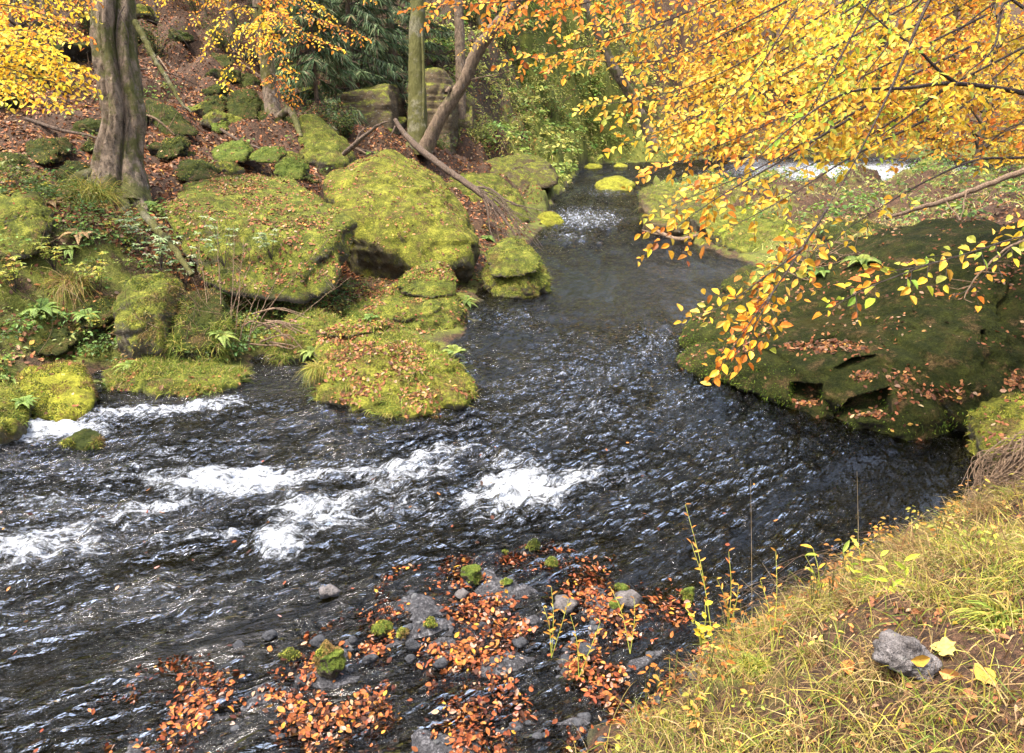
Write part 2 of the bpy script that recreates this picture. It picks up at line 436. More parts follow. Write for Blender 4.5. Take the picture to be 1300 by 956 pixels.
G2 = np.c_[XX.ravel(), YY.ravel()]
dw = polydist(G2, SH) + 0.16 * fbm(np.c_[G2, G2[:, 0] * 0], 1.3, 3, 5)
db = polydist(G2, BAR) + 0.18 * fbm(np.c_[G2, G2[:, 0] * 0], 2.0, 3, 8)
G3 = np.c_[G2, np.zeros(len(G2))]
far = sstep(8, 30, G2[:, 1])
H = base_h(G2)
# rugged cliff beyond the bend
cl = np.exp(-(((G2[:, 0] - 1.2) / 6.2) ** 4 + ((G2[:, 1] - 36) / 10.0) ** 4))
lb = sstep(1, -1, G2[:, 0]) * sstep(12.5, 11, G2[:, 1])
land = H + fbm(G3, .55, 4, 21) * (.22 + .8 * far) * (1 - .6 * lb) + fbm(G3, 2.4, 4, 31) * (.09 + .16 * far) + cl * fbm(G3, .9, 3, 44) * 1.3
nb = np.exp(-(((G2[:, 0] + 1.3) / 1.9) ** 4 + ((G2[:, 1] - 9.3) / 2.2) ** 4))
land = np.maximum(land, .035 + .22 * np.clip(-dw, 0, 1.0) * (1 - .8 * nb))
bed = -np.clip(.30 * dw, 0.0, .5) - .02 + fbm(G3, 3.2, 4, 61) * .11
barh = -.03 + fbm(G3, 2.6, 5, 71, .6) * .10
inbar = sstep(-.12, .22, db)
bed = bed * (1 - inbar) + barh * inbar
wet = sstep(-.06, .10, dw)
Hh = land * (1 - wet) + bed * wet
HG = Hh.reshape(XX.shape)
def gz(x, y):
    x = np.asarray(x, float); y = np.asarray(y, float)
    i = np.clip(np.searchsorted(GX, x) - 1, 0, len(GX) - 2); j = np.clip(np.searchsorted(GY, y) - 1, 0, len(GY) - 2)
    u = np.clip((x - GX[i]) / (GX[i + 1] - GX[i]), 0, 1); v = np.clip((y - GY[j]) / (GY[j + 1] - GY[j]), 0, 1)
    return HG[j, i] * (1 - u) * (1 - v) + HG[j, i + 1] * u * (1 - v) + HG[j + 1, i] * (1 - u) * v + HG[j + 1, i + 1] * u * v
def gn(x, y, e=.08):
    return norm(np.stack([gz(x - e, y) - gz(x + e, y), gz(x, y - e) - gz(x, y + e), np.full(np.shape(x), 2 * e)], -1))
left = sstep(0.5, -1.5, G2[:, 0] - G2[:, 1] * .02)
mossm = .30 + .30 * cl + .3 * sstep(-3.5, -.5, dw) * (1 - wet) - .28 * left * sstep(10, 14, G2[:, 1]) - .28 * sstep(8, 5, G2[:, 1]) * sstep(-2, 0, G2[:, 0])
litm = .72 - .45 * cl + 0 * G2[:, 0]
bedm = wet * (.5 + .5 * inbar)
gcol = np.c_[np.clip(litm, 0, 1), np.clip(mossm, 0, 1), bedm]
ny, nx = XX.shape
jj, ii = np.meshgrid(np.arange(ny - 1), np.arange(nx - 1), indexing="ij")
GF = np.stack([jj * nx + ii, jj * nx + ii + 1, (jj + 1) * nx + ii + 1, (jj + 1) * nx + ii], -1).reshape(-1, 4)
GV = np.c_[G2, Hh]
mb = MB(); mb.add(GV, GF, gcol)
tag(mb.build("ground", M_GROUND, origin=np.zeros(3), smooth=True), kind="structure")

# ------------------------------------------------------------------ river water
WX = axis(-7.5, -5.6, 4.9, 26, .034, 1.025)
WY = axis(1.5, 2.6, 8.6, 42, .027, 1.013)
wx, wy = np.meshgrid(WX, WY)
W2 = np.c_[wx.ravel(), wy.ravel()]
W3 = np.c_[W2, np.zeros(len(W2))]
wd = polydist(W2, SH)
wu, wv, wt = project(W3)
def blobs(lst):
    o = np.zeros(len(W2))
    for (x, y, rx, ry, s) in lst:
        o = np.maximum(o, s * np.exp(-(((wu - x) / rx) ** 2 + ((wv - y) / ry) ** 2) ** 1.3 * .7))
    return o
foam = blobs([(290, 615, 105, 24, 1.15), (400, 655, 80, 34, .95), (355, 690, 40, 24, 1.15), (480, 600, 110, 16, .85), (565, 576, 70, 14, .75), (660, 625, 70, 30, 1.2), (650, 595, 50, 28, .75), (60, 545, 95, 18, 1.1), (170, 527, 90, 12, .8),
              (30, 700, 90, 26, 1.0), (80, 690, 110, 40, .7), (210, 580, 70, 16, .65), (830, 435, 45, 24, .5), (860, 492, 36, 14, .45), (750, 520, 70, 20, .6), (690, 545, 70, 26, .6), (740, 278, 62, 18, .75), (770, 242, 46, 14, .55), (720, 300, 40, 10, .6),
              (1080, 222, 140, 14, 1.0), (955, 210, 50, 10, .9), (650, 405, 50, 18, .45), (640, 490, 60, 14, .5), (270, 515, 140, 10, .6), (740, 480, 110, 40, .5), (520, 640, 90, 30, .7), (100, 620, 160, 50, .5), (250, 740, 130, 40, .4), (60, 640, 80, 12, .7), (1000, 495, 30, 8, .5), (640, 650, 60, 24, .8), (760, 610, 90, 30, .5), (740, 560, 330, 110, .36), (230, 640, 300, 110, .36), (560, 700, 160, 40, .3), (1080, 218, 190, 20, .92)])  # widest faint blobs: thin aeration that also paints in the water's silver sheen
def streaks(lst):
    o = np.zeros(len(W2))
    for P, w_, st in lst:
        P = np.array(P, float)
        for a, c in zip(P[:-1], P[1:]):
            e = (c - a) * [1, 2.2]; x = np.c_[wu - a[0], (wv - a[1]) * 2.2]
            t = np.clip((x @ e) / (e @ e), 0, 1); dd = ((x - t[:, None] * e) ** 2).sum(1)
            o = np.maximum(o, st * np.exp(-dd / w_ ** 2))
    return o
foam = np.maximum(foam, streaks([([(195, 608), (280, 622), (400, 606), (510, 594), (590, 572)], 30, .95), ([(335, 692), (380, 664), (460, 630), (560, 596)], 36, .9), ([(600, 640), (660, 626), (745, 606)], 40, .95), ([(-40, 572), (50, 545), (150, 530), (300, 512)], 24, .95), ([(-40, 690), (60, 684), (130, 668), (230, 640)], 40, .9), ([(-40, 730), (80, 712), (200, 690), (300, 680)], 24, .7),
    ([(470, 560), (560, 548), (680, 520), (790, 470), (840, 430)], 30, .55), ([(700, 590), (800, 540), (880, 500), (905, 488)], 36, .5), ([(-40, 800), (120, 770), (260, 735)], 22, .55), ([(0, 640), (120, 610), (200, 585), (300, 560)], 24, .6), ([(420, 700), (560, 650), (620, 640)], 22, .5), ([(560, 690), (700, 660), (820, 640)], 26, .45), ([(610, 510), (680, 490), (760, 480)], 16, .5)]))
calm = blobs([(790, 370, 130, 45, .85), (350, 490, 60, 14, .8), (220, 508, 70, 8, .7), (660, 470, 60, 26, .6), (640, 440, 50, 30, .55), (1150, 610, 90, 50, .55), (330, 790, 120, 40, .5), (770, 225, 30, 8, .7), (900, 345, 60, 20, .8), (220, 830, 60, 30, .5)])
agit = np.clip(.62 + .5 * foam - .62 * calm, .06, 1.2)
# flow coordinates along the current
FL = curve([(14, 31, 0), (6, 30, 0), (3.2, 25, 0), (2.3, 19, 0), (1.9, 14, 0), (1.7, 10.5, 0), (1.0, 7.9, 0), (-.4, 6.2, 0), (-2.4, 5.1, 0), (-5, 4.3, 0), (-9, 3.6, 0)], step=.15)[:, :2]
FT = norm(np.gradient(FL, axis=0))
sx = np.zeros(len(W2)); nx_ = np.zeros(len(W2))
for i in range(0, len(W2), 20000):
    x = W2[i:i + 20000]
    d2 = ((x[:, None] - FL[None]) ** 2).sum(2)
    wgt = np.exp(-(d2 - d2.min(1, keepdims=True)) / (.25 + .5 * d2.min(1, keepdims=True)))
    wgt /= wgt.sum(1, keepdims=True)
    T = norm(wgt @ FT); Pm = wgt @ FL; S = wgt @ (np.arange(len(FL)) * .15)
    r = x - Pm
    sx[i:i + 20000] = S + (r * T).sum(1); nx_[i:i + 20000] = r[:, 0] * T[:, 1] - r[:, 1] * T[:, 0]
FC = np.c_[sx, nx_ * 1.0, np.zeros(len(W2))]
A3 = FC * np.array([1, 1.9, 1])
ridg = lambda P, s, sd: 1 - 2 * np.abs(noise(P * s, sd)) * 1.4
wz = agit * (.05 * noise(A3 * 1.7, 3) + .034 * ridg(A3 + .1 * W3, 2.9, 4) + .013 * ridg(A3, 6.1, 5) + .008 * ridg(W3, 9.0, 6)) + foam * .03 * (1 + 2 * fbm(W3, 6, 3, 7))
wz -= .016
keep = wd > -.45
rem = np.cumsum(keep) - 1
jj, ii = np.meshgrid(np.arange(wx.shape[0] - 1), np.arange(wx.shape[1] - 1), indexing="ij")
nw = wx.shape[1]
WF = np.stack([jj * nw + ii, jj * nw + ii + 1, (jj + 1) * nw + ii + 1, (jj + 1) * nw + ii], -1).reshape(-1, 4)
WF = rem[WF[keep[WF].all(1)]]
mb = MB(); mb.add(np.c_[W2, wz][keep], WF, np.c_[foam, np.clip(.25 + agit * .75, 0, 1), agit][keep])
river = tag(mb.build("river_water", M_WATER, origin=np.zeros(3), smooth=True), kind="structure")
uvl = river.data.uv_layers.new(name="flow")
lv = np.empty(len(river.data.loops), np.int32); river.data.loops.foreach_get("vertex_index", lv)
uvl.data.foreach_set("uv", FC[keep][:, :2][lv].astype(np.float32).ravel())

# ------------------------------------------------------------------ rocks
_ico = {}
def ico(n):
    if n not in _ico:
        bm = bmesh.new(); bmesh.ops.create_icosphere(bm, subdivisions=n, radius=1)
        bm.verts.ensure_lookup_table()
        _ico[n] = (norm(np.array([v.co[:] for v in bm.verts])), np.array([[v.index for v in f.verts] for f in bm.faces])); bm.free()
    return _ico[n]
def hull_planes(P):
    bm = bmesh.new()
    for p in P: bm.verts.new(p)
    bmesh.ops.convex_hull(bm, input=bm.verts[:])
    bm.normal_update()
    n, d = [], []
    for f in bm.faces:
        if f.calc_area() > 1e-6:
            n.append(f.normal[:]); d.append(f.normal.dot(f.verts[0].co))
    bm.free()
    return np.array(n), np.array(d)
def hull_mesh(P, sub=5, p=14, rough=1.0, seed=0, strata=0.0, facets=22):
    P = np.asarray(P, float)
    c = (P.min(0) + P.max(0)) / 2 * .5 + P.mean(0) * .5
    nrm, d = hull_planes(P - c)
    D, F = ico(sub)
    q = np.maximum(D @ nrm.T, 1e-4) / np.maximum(d, 1e-3)
    r = 1 / (q ** p).sum(1) ** (1 / p)
    if facets:
        fr = np.random.default_rng(seed + 900); M_ = norm(fr.normal(size=(facets, 3)))
        dm = fr.uniform(.84, .98, facets) * ((P - c) @ M_.T).max(0)
        dq = D @ M_.T
        r = np.minimum(r, np.where(dq > .25, dm / np.maximum(dq, .25), 1e9).min(1))
    V = D * r[:, None]
    size = np.linalg.norm(P.max(0) - P.min(0)) / 2
    r2 = 1.02 + rough * (.10 * fbm(V / size, 1.6, 3, seed) + .10 * fbm(V / size, 4.2, 3, seed + 9) - .10 * np.maximum(0, .16 - np.abs(fbm(V / size, 2.1, 2, seed + 4))) / .16)
    V = V * r2[:, None]
    V = V + D * (rough * (.034 * fbm(V, 6, 4, seed + 5, .6) + .012 * noise(V * 24, seed + 8)))[:, None]
    if strata:
        V = V - D * (strata * np.maximum(0, noise(np.c_[V[:, :2] * .7, V[:, 2] * 6], seed + 3)))[:, None]
    return V + c, F
TRI = [(GV, np.vstack([GF[:, [0, 1, 2]], GF[:, [0, 2, 3]]]))]
ROCKS = []
def sample(V, F, n, nzmin=-1, fn=None):
    a = V[F[:, 1]] - V[F[:, 0]]; b_ = V[F[:, 2]] - V[F[:, 0]]
    cr = np.cross(a, b_); ar = np.linalg.norm(cr, axis=1); nn = cr / (ar[:, None] + 1e-12)
    w = ar * (nn[:, 2] > nzmin) * (V[F].mean(1)[:, 2] > -.02)
    if fn is not None: w = w * fn(V[F].mean(1), nn)
    if w.sum() <= 0: return np.zeros((0, 3)), np.zeros((0, 3))
    k = rng.choice(len(F), n, p=w / w.sum())
    u, v = U(0, 1, n), U(0, 1, n); s = u + v > 1; u[s] = 1 - u[s]; v[s] = 1 - v[s]
    return V[F[k, 0]] + a[k] * u[:, None] + b_[k] * v[:, None], nn[k]
PAL_MOSS = [(.17, .175, .024, 3), (.31, .31, .045, 2.4), (.055, .09, .014, 3.2), (.18, .11, .04, 1.0), (.42, .36, .09, .8)]
PAL_GRASS = [(.19, .23, .035, 3), (.34, .32, .06, 2), (.10, .15, .025, 2.5), (.34, .25, .10, 1.2)]
PAL_LITTER = [(.25, .10, .042, 4), (.17, .068, .03, 4), (.32, .15, .055, 2), (.32, .20, .115, 1.6), (.09, .045, .025, 4), (.44, .25, .05, .5)]
LIT = MB()
def lay_leaves(P, N, ln=(.03, .062), lift=.008, pal=PAL_LITTER, jit=.45):
    n = len(P)
    if not n: return
    nn = norm(N + rng.normal(size=(n, 3)) * jit)
    ax = norm(np.cross(nn, rng.normal(size=(n, 3))))
    L = U(*ln, n) * U(.7, 1.15, n)
    LIT.add(*leaves(P + N * lift - ax * L[:, None] * .5, ax, nn, L, L * U(.5, .68, n), pick(pal, n), fold=U(-.1, .3), curl=U(-.25, .3, n)))
def tint(P, c):
    k = sstep(-.05, .32, fbm(P, 1.5, 4, 61, .6))[:, None] * .8
    c = c * (1 - k) + c * np.array([.50, .62, .7]) * k
    k = sstep(.04, .30, fbm(P, 2.1, 4, 71, .6))[:, None] * .85
    return c * (1 - k) + (np.array([.20, .115, .045]) * (.5 + c.mean(1, keepdims=True) * 4)).clip(0, .4) * k
def rock(name, label, hulls, mat=None, sub=5, p=14, rough=1.0, fuzz=1500, fl=(.018, .06), grass=0, gl=(.06, .16), litter=0, seed=0, strata=0., group=None, cat="rock", pal=PAL_MOSS, gpal=PAL_GRASS, post=None, facets=22):
    fuzz = int(fuzz * 2.2)
    mb = MB(); Vs, Fs, k = [], [], 0
    for j, h in enumerate(hulls):
        V, F = hull_mesh(h, sub, p, rough, seed + j * 31, strata, facets)
        if post: V = post(V)
        Vs.append(V); Fs.append(F + k); k += len(V)
    V = np.vstack(Vs); F = np.vstack(Fs)
    mb.add(V, F)
    o = tag(mb.build(name, mat or M_ROCK, smooth=True), label, cat, group)
    TRI.append((V, F)); ROCKS.append((V, F))
    if fuzz:
        P, N = sample(V, F, fuzz, -.15, lambda q, n: np.clip(.2 + n[:, 2], .05, 1) * (fbm(q, 3, 2, 77) > -.12))
        b2 = MB(); d = N + rng.normal(size=P.shape) * .55
        if len(P): b2.add(*blades(P - N * .004, d, U(*fl, len(P)), U(.004, .010, len(P)), U(.1, .9, len(P)), tint(P, pick(pal, len(P), .3)) * (1 + .9 * np.clip(fbm(P, 4.5, 3, 31), -.5, .6))[:, None], seg=2))
        if b2.n: tag(b2.build("moss", M_GRASS, o), kind="stuff")
    if grass:
        P, N = sample(V, F, grass, .0, lambda q, n: np.clip(fbm(q, 2.2, 2, 99 + seed) + .12, 0, 1))
        b2 = MB(); d = N * .6 + rng.normal(size=P.shape) * .5 + np.array([0, -.1, .35]); n = len(P)
        if n:
            b2.add(*blades(P - N * .005, d, U(*gl, n), U(.004, .008, n), U(.3, .9, n), pick(gpal, n, .2), seg=3))
            tag(b2.build("grass_fringe", M_GRASS, o), kind="stuff")
    if litter:
        lay_leaves(*sample(V, F, int(litter * 2.2), .2, lambda q, n: np.clip(fbm(q, 2.0, 2, 55) + .18, 0.02, 1) * np.clip(n[:, 2] - .1, 0, 1)))
    return o
def pts(lst, back=0.0, shrink=.75, low=None):
    """pixel + distance control points -> world; back adds a copy pushed away behind; low adds buried foot points."""
    P = np.array([at(*q) for q in lst]); out = [P]
    if back:
        B = P + np.array([0, back, 0]); c = B.mean(0); out.append(c + (B - c) * shrink)
    if low is not None:
        Q = np.vstack(out); c = Q[:, :2].mean(0)
        L = Q[Q[:, 2] < np.percentile(Q[:, 2], 55)]
        out.append(np.c_[c + (L[:, :2] - c) * .9, np.full(len(L), low)])
    return np.vstack(out)
# ---------------------------------------------------------------- the boulders of the left bank
rock("mossy_boulder", "broad flat topped mossy boulder with shadowed undercut, left of the steep peaked boulder",
     [pts([(205, 258, 10.7), (255, 243, 11.6), (330, 230, 12.6), (400, 240, 12.2), (455, 272, 10.9), (463, 300, 10.5), (452, 345, 10.1), (432, 386, 9.8), (380, 394, 9.7), (325, 394, 9.65), (250, 368, 9.75), (216, 320, 10), (330, 290, 10.2), (430, 300, 10.15), (360, 215, 13.4), (240, 228, 13.0)], .5, .8)],
     M_ROCK, 6, 22, .7, 3200, seed=1, strata=.08, litter=1100, grass=900, gl=(.05, .14))
rock("mossy_boulder", "tall steep peaked mossy boulder with bare grey ledges, second row from the stream",
     [pts([(402, 222, 13.6), (450, 200, 13.8), (482, 186, 13.9), (512, 200, 13.7), (556, 240, 13.1), (596, 292, 12.3), (609, 318, 11.9), (597, 338, 11.7), (545, 348, 11.5), (500, 345, 11.4), (460, 318, 11.5), (430, 275, 12.0), (520, 262, 12.2), (470, 240, 12.9)], 2.0, .9, -.1)],
     M_ROCKG, 6, 26, .65, 2800, seed=2, strata=.12, litter=520, grass=500)
rock("mossy_boulder", "low mossy boulder with a raised nose, between the peaked boulder and the leafy waterside one",
     [pts([(435, 385, 10.9), (470, 360, 11.4), (520, 346, 11.6), (545, 345, 11.4), (572, 360, 10.9), (600, 382, 10.4), (603, 398, 10.2), (585, 418, 10.0), (560, 428, 9.9), (480, 424, 9.8), (432, 402, 10.1), (520, 385, 10.2)], .4, .8, -.3),
      pts([(505, 352, 10.9), (535, 336, 11.1), (562, 333, 11.0), (580, 350, 10.8), (582, 372, 10.6), (540, 380, 10.4), (500, 372, 10.6)], .5, .8, .3)],
     M_ROCK, 6, 14, 1.0, 2400, seed=3, strata=.08, litter=420, grass=900)
rock("mossy_boulder", "big grassy mossy boulder strewn with brown leaves, standing furthest out into the rapids",
     [pts([(395, 425, 8.8), (430, 408, 9.1), (495, 400, 9.3), (545, 415, 9.1), (592, 440, 8.7), (612, 466, 8.15), (610, 502, 7.65), (594, 524, 7.35), (545, 540, 7.18), (480, 532, 7.25), (415, 518, 7.45), (384, 498, 7.7), (382, 462, 8.2), (450, 455, 7.9), (540, 460, 7.85)], .25, .8, -.4),
      pts([(398, 424, 8.75), (430, 405, 9.0), (496, 397, 9.2), (510, 412, 8.9), (440, 432, 8.5)], .2, .8)],
     M_ROCKG, 6, 12, 1.1, 3400, seed=4, strata=.08, litter=900, grass=2600, gl=(.05, .17))
rock("mossy_boulder", "mossy waterside boulder with an overhanging cap, alone at the narrows of the stream",
     [pts([(612, 335, 12.6), (640, 312, 13.1), (672, 310, 13.0), (698, 335, 12.6), (701, 352, 12.3), (692, 366, 12.0), (660, 378, 11.75), (630, 376, 11.85), (610, 360, 12.2), (655, 345, 11.95)], .4, .8, -.35),
      pts([(612, 322, 12.3), (640, 300, 12.9), (664, 302, 12.9), (690, 330, 12.3), (684, 347, 11.9), (655, 357, 11.72), (624, 353, 11.9), (650, 325, 12.1)], .3, .85)],
     M_ROCK, 6, 13, .8, 3000, seed=5, grass=700, gl=(.05, .15))
rock("mossy_boulder", "rounded mossy boulder behind the dead log, beside the far bend of the stream",
     [pts([(560, 228, 18.6), (590, 218, 19.2), (635, 222, 19.2), (668, 250, 18.6), (676, 275, 18.2), (672, 293, 17.9), (640, 300, 17.6), (600, 290, 17.8), (575, 262, 18.0)], 1.5, .9, -.3)],
     M_ROCK, 5, 12, 1.0, 2200, seed=6, litter=120, grass=500)
rock("mossy_boulder", "slanting slab boulder with a black undercut, highest behind the dead log",
     [pts([(605, 205, 23.0), (650, 197, 23.6), (690, 200, 23.6), (716, 226, 22.8), (714, 238, 22.6), (690, 246, 22.2), (650, 250, 22.4), (610, 232, 22.6)], 1.4, .9),
      pts([(620, 240, 23.4), (690, 240, 23.8), (700, 250, 23.4), (640, 262, 22.9)], 1.0, .9, -.3)],
     M_SAND, 5, 16, .9, 1500, seed=7, grass=600, gl=(.08, .2), strata=.08)
rock("stream_rock", "small bright moss rock lying in the narrows below the slanting slab",
     [pts([(674, 280, 18.7), (690, 268, 19.0), (708, 270, 18.9), (721, 281, 18.5), (712, 285, 18.4), (685, 286, 18.4)], .5, .8, -.25)], M_ROCKY, 4, 10, .9, 700, seed=8)
rock("stream_rock", "flat yellow green rock far up in the middle of the stream",
     [pts([(753, 238, 25.6), (766, 226, 26.4), (790, 223, 26.5), (808, 232, 26.0), (806, 241, 25.3), (770, 243, 25.2)], 1.0, .85, -.25)], M_ROCKY, 4, 10, .9, 700, seed=9)
rock("stream_rock", "furthest little pale green rock at the foot of the cliff",
     [pts([(738, 213, 33.5), (748, 207, 33.9), (766, 209, 33.8), (768, 214, 33.3)], .8, .85, -.25)], M_ROCKY, 3, 10, .9, 200, seed=10)
rock("stream_rock", "tiny green rock far upstream, close behind the flat yellow green one",
     [pts([(778, 212, 34.3), (786, 206, 34.6), (797, 209, 34.4), (799, 213, 33.8)], .8, .85, -.25)], M_ROCKY, 3, 10, .9, 200, seed=11)
rock("mossy_boulder", "square bright yellow moss block at the waterline with a fern on its corner",
     [pts([(15, 470, 7.9), (28, 462, 8.1), (80, 453, 8.3), (104, 458, 8.2), (112, 478, 7.9), (122, 508, 7.5), (112, 528, 7.25), (60, 538, 7.15), (36, 524, 7.3), (25, 495, 7.6), (85, 490, 7.6), (92, 512, 7.35)], .15, .85, -.3)],
     M_ROCKY, 5, 18, .7, 2600, seed=12, litter=16)
rock("mossy_boulder", "olive moss boulder cut by the picture's edge, where the white side fall comes in",
     [pts([(-60, 490, 7.3), (-10, 482, 7.4), (14, 490, 7.3), (29, 510, 7.1), (27, 540, 6.85), (10, 556, 6.7), (-60, 565, 6.6), (-10, 520, 6.8)], .2, .85, -.3)], M_ROCKG, 5, 12, .9, 1400, seed=13, grass=200)
rock("stream_rock", "low olive rock half drowned in white water before the yellow moss block",
     [pts([(77, 560, 6.72), (90, 548, 6.85), (112, 547, 6.85), (128, 556, 6.72), (126, 565, 6.65), (95, 567, 6.65)], .1, .9, -.2)], M_ROCKD, 4, 10, .7, 300, seed=14)
rock("mossy_boulder", "long low rock capped with tufted grass, beside the still brown pool",
     [pts([(125, 468, 8.6), (150, 442, 8.9), (200, 436, 9.1), (260, 444, 9.0), (310, 458, 8.7), (320, 474, 8.35), (300, 494, 8.0), (240, 508, 7.78), (168, 504, 7.85), (122, 488, 8.1), (215, 465, 8.2)], .2, .85, -.3)],
     M_ROCK, 6, 11, 1.0, 2400, seed=15, grass=3800, gl=(.06, .2), litter=120)
rock("mossy_boulder", "upright mossy block with a bare lilac grey patch, standing over the grass capped rock",
     [pts([(144, 383, 8.75), (152, 357, 8.95), (185, 351, 8.95), (214, 362, 8.85), (216, 400, 8.65), (208, 436, 8.45), (158, 438, 8.45), (142, 420, 8.55), (178, 392, 8.5)], .5, .9, .0)], M_ROCK, 5, 20, .7, 1700, seed=16, grass=120)
rock("mossy_boulder", "overgrown stone under hanging grass and bare stems, beside the upright block",
     [pts([(212, 392, 8.9), (225, 372, 9.1), (262, 372, 9.1), (285, 395, 8.9), (285, 432, 8.6), (250, 446, 8.45), (212, 438, 8.5)], .4, .9, .0)], M_ROCKD, 5, 14, .9, 900, seed=17, grass=1900, gl=(.08, .22))
rock("mossy_boulder", "mossy ledge rock tucked under the broad flat topped boulder, over the pool",
     [pts([(330, 430, 9.2), (350, 408, 9.5), (400, 402, 9.6), (425, 420, 9.3), (400, 455, 8.9), (350, 455, 8.8)], .5, .9, -.2)], M_ROCK, 5, 13, 1.0, 900, seed=18, grass=1300, gl=(.06, .18), litter=60)
rock("mossy_boulder", "big hummocky moss mound on the slope beneath the little beech with bare roots",
     [pts([(365, 158, 16.8), (378, 142, 17.2), (400, 150, 17.0), (425, 175, 16.4), (446, 200, 15.8), (440, 212, 15.5), (400, 208, 15.4), (372, 188, 16.0)], 1.2, .9, 1.0)], M_ROCK, 5, 11, 1.0, 1400, seed=19, grass=300)
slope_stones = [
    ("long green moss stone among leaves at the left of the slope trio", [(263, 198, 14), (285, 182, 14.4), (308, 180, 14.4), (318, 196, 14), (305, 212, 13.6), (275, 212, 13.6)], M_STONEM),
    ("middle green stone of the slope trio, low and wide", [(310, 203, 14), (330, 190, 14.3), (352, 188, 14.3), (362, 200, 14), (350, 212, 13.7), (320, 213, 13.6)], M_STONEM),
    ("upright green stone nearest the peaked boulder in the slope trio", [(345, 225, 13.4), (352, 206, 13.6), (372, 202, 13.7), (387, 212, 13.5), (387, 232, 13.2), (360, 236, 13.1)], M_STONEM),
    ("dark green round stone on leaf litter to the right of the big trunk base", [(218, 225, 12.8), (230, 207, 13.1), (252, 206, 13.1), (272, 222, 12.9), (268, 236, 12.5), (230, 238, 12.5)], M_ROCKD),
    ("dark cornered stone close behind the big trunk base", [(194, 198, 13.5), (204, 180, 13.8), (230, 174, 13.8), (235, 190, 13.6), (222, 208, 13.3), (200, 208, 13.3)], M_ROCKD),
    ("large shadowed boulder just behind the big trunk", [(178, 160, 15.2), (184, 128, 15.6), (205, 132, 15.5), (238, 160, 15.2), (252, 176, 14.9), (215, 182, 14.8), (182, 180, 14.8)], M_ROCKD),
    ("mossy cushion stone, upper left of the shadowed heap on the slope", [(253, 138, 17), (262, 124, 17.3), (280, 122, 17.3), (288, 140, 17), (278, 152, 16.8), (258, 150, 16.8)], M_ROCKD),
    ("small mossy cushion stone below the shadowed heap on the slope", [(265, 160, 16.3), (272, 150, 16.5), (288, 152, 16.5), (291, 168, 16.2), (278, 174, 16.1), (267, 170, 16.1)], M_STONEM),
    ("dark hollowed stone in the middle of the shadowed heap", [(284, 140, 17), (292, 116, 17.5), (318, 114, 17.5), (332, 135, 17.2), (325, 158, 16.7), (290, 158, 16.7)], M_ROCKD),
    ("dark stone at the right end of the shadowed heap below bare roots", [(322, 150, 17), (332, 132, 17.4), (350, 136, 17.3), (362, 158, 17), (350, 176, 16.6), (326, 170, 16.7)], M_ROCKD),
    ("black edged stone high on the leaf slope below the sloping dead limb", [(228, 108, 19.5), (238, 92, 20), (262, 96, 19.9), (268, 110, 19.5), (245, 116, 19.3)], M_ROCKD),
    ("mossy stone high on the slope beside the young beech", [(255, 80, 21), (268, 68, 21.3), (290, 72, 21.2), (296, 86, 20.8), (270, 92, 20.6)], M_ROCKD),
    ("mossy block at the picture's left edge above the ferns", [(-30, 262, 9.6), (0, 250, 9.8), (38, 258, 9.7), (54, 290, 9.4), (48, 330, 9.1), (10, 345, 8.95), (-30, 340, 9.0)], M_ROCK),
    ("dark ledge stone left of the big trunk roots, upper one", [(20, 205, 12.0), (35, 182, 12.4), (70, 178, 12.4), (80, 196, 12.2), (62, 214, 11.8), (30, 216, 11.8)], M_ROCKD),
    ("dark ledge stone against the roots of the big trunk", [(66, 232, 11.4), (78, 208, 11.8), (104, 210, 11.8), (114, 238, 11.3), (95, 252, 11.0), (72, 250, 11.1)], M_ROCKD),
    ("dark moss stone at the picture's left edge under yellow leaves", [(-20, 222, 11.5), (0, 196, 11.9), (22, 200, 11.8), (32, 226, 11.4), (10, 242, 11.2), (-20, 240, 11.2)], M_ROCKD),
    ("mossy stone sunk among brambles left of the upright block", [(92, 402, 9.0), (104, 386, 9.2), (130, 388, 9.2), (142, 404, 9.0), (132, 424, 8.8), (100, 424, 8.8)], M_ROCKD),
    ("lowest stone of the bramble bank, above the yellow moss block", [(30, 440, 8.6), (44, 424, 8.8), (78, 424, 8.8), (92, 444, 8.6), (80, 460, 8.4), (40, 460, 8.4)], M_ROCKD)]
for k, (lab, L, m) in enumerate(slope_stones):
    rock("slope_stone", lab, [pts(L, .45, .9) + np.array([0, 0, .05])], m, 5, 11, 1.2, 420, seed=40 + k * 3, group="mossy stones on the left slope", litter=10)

for k in range(64):
    x, y = U(-15, -3.2), U(13.2, 27)
    c = np.array([x, y, float(gz(x, y)) + .02]); w_ = U(.15, .62) * (1 + (y - 13) * .03)
    q = norm(rng.normal(size=(14, 3))) * np.array([w_, w_ * .8, w_ * .55]) * U(.8, 1.15, (14, 1))
    rock("slope_stone", "dark mossy stone strewn high among brown leaves on the left slope", [q + c], M_ROCKD if k % 3 else M_ROCK, 4, 11, 1.2, 160, seed=300 + k, group="stones strewn high on the left slope", litter=6)
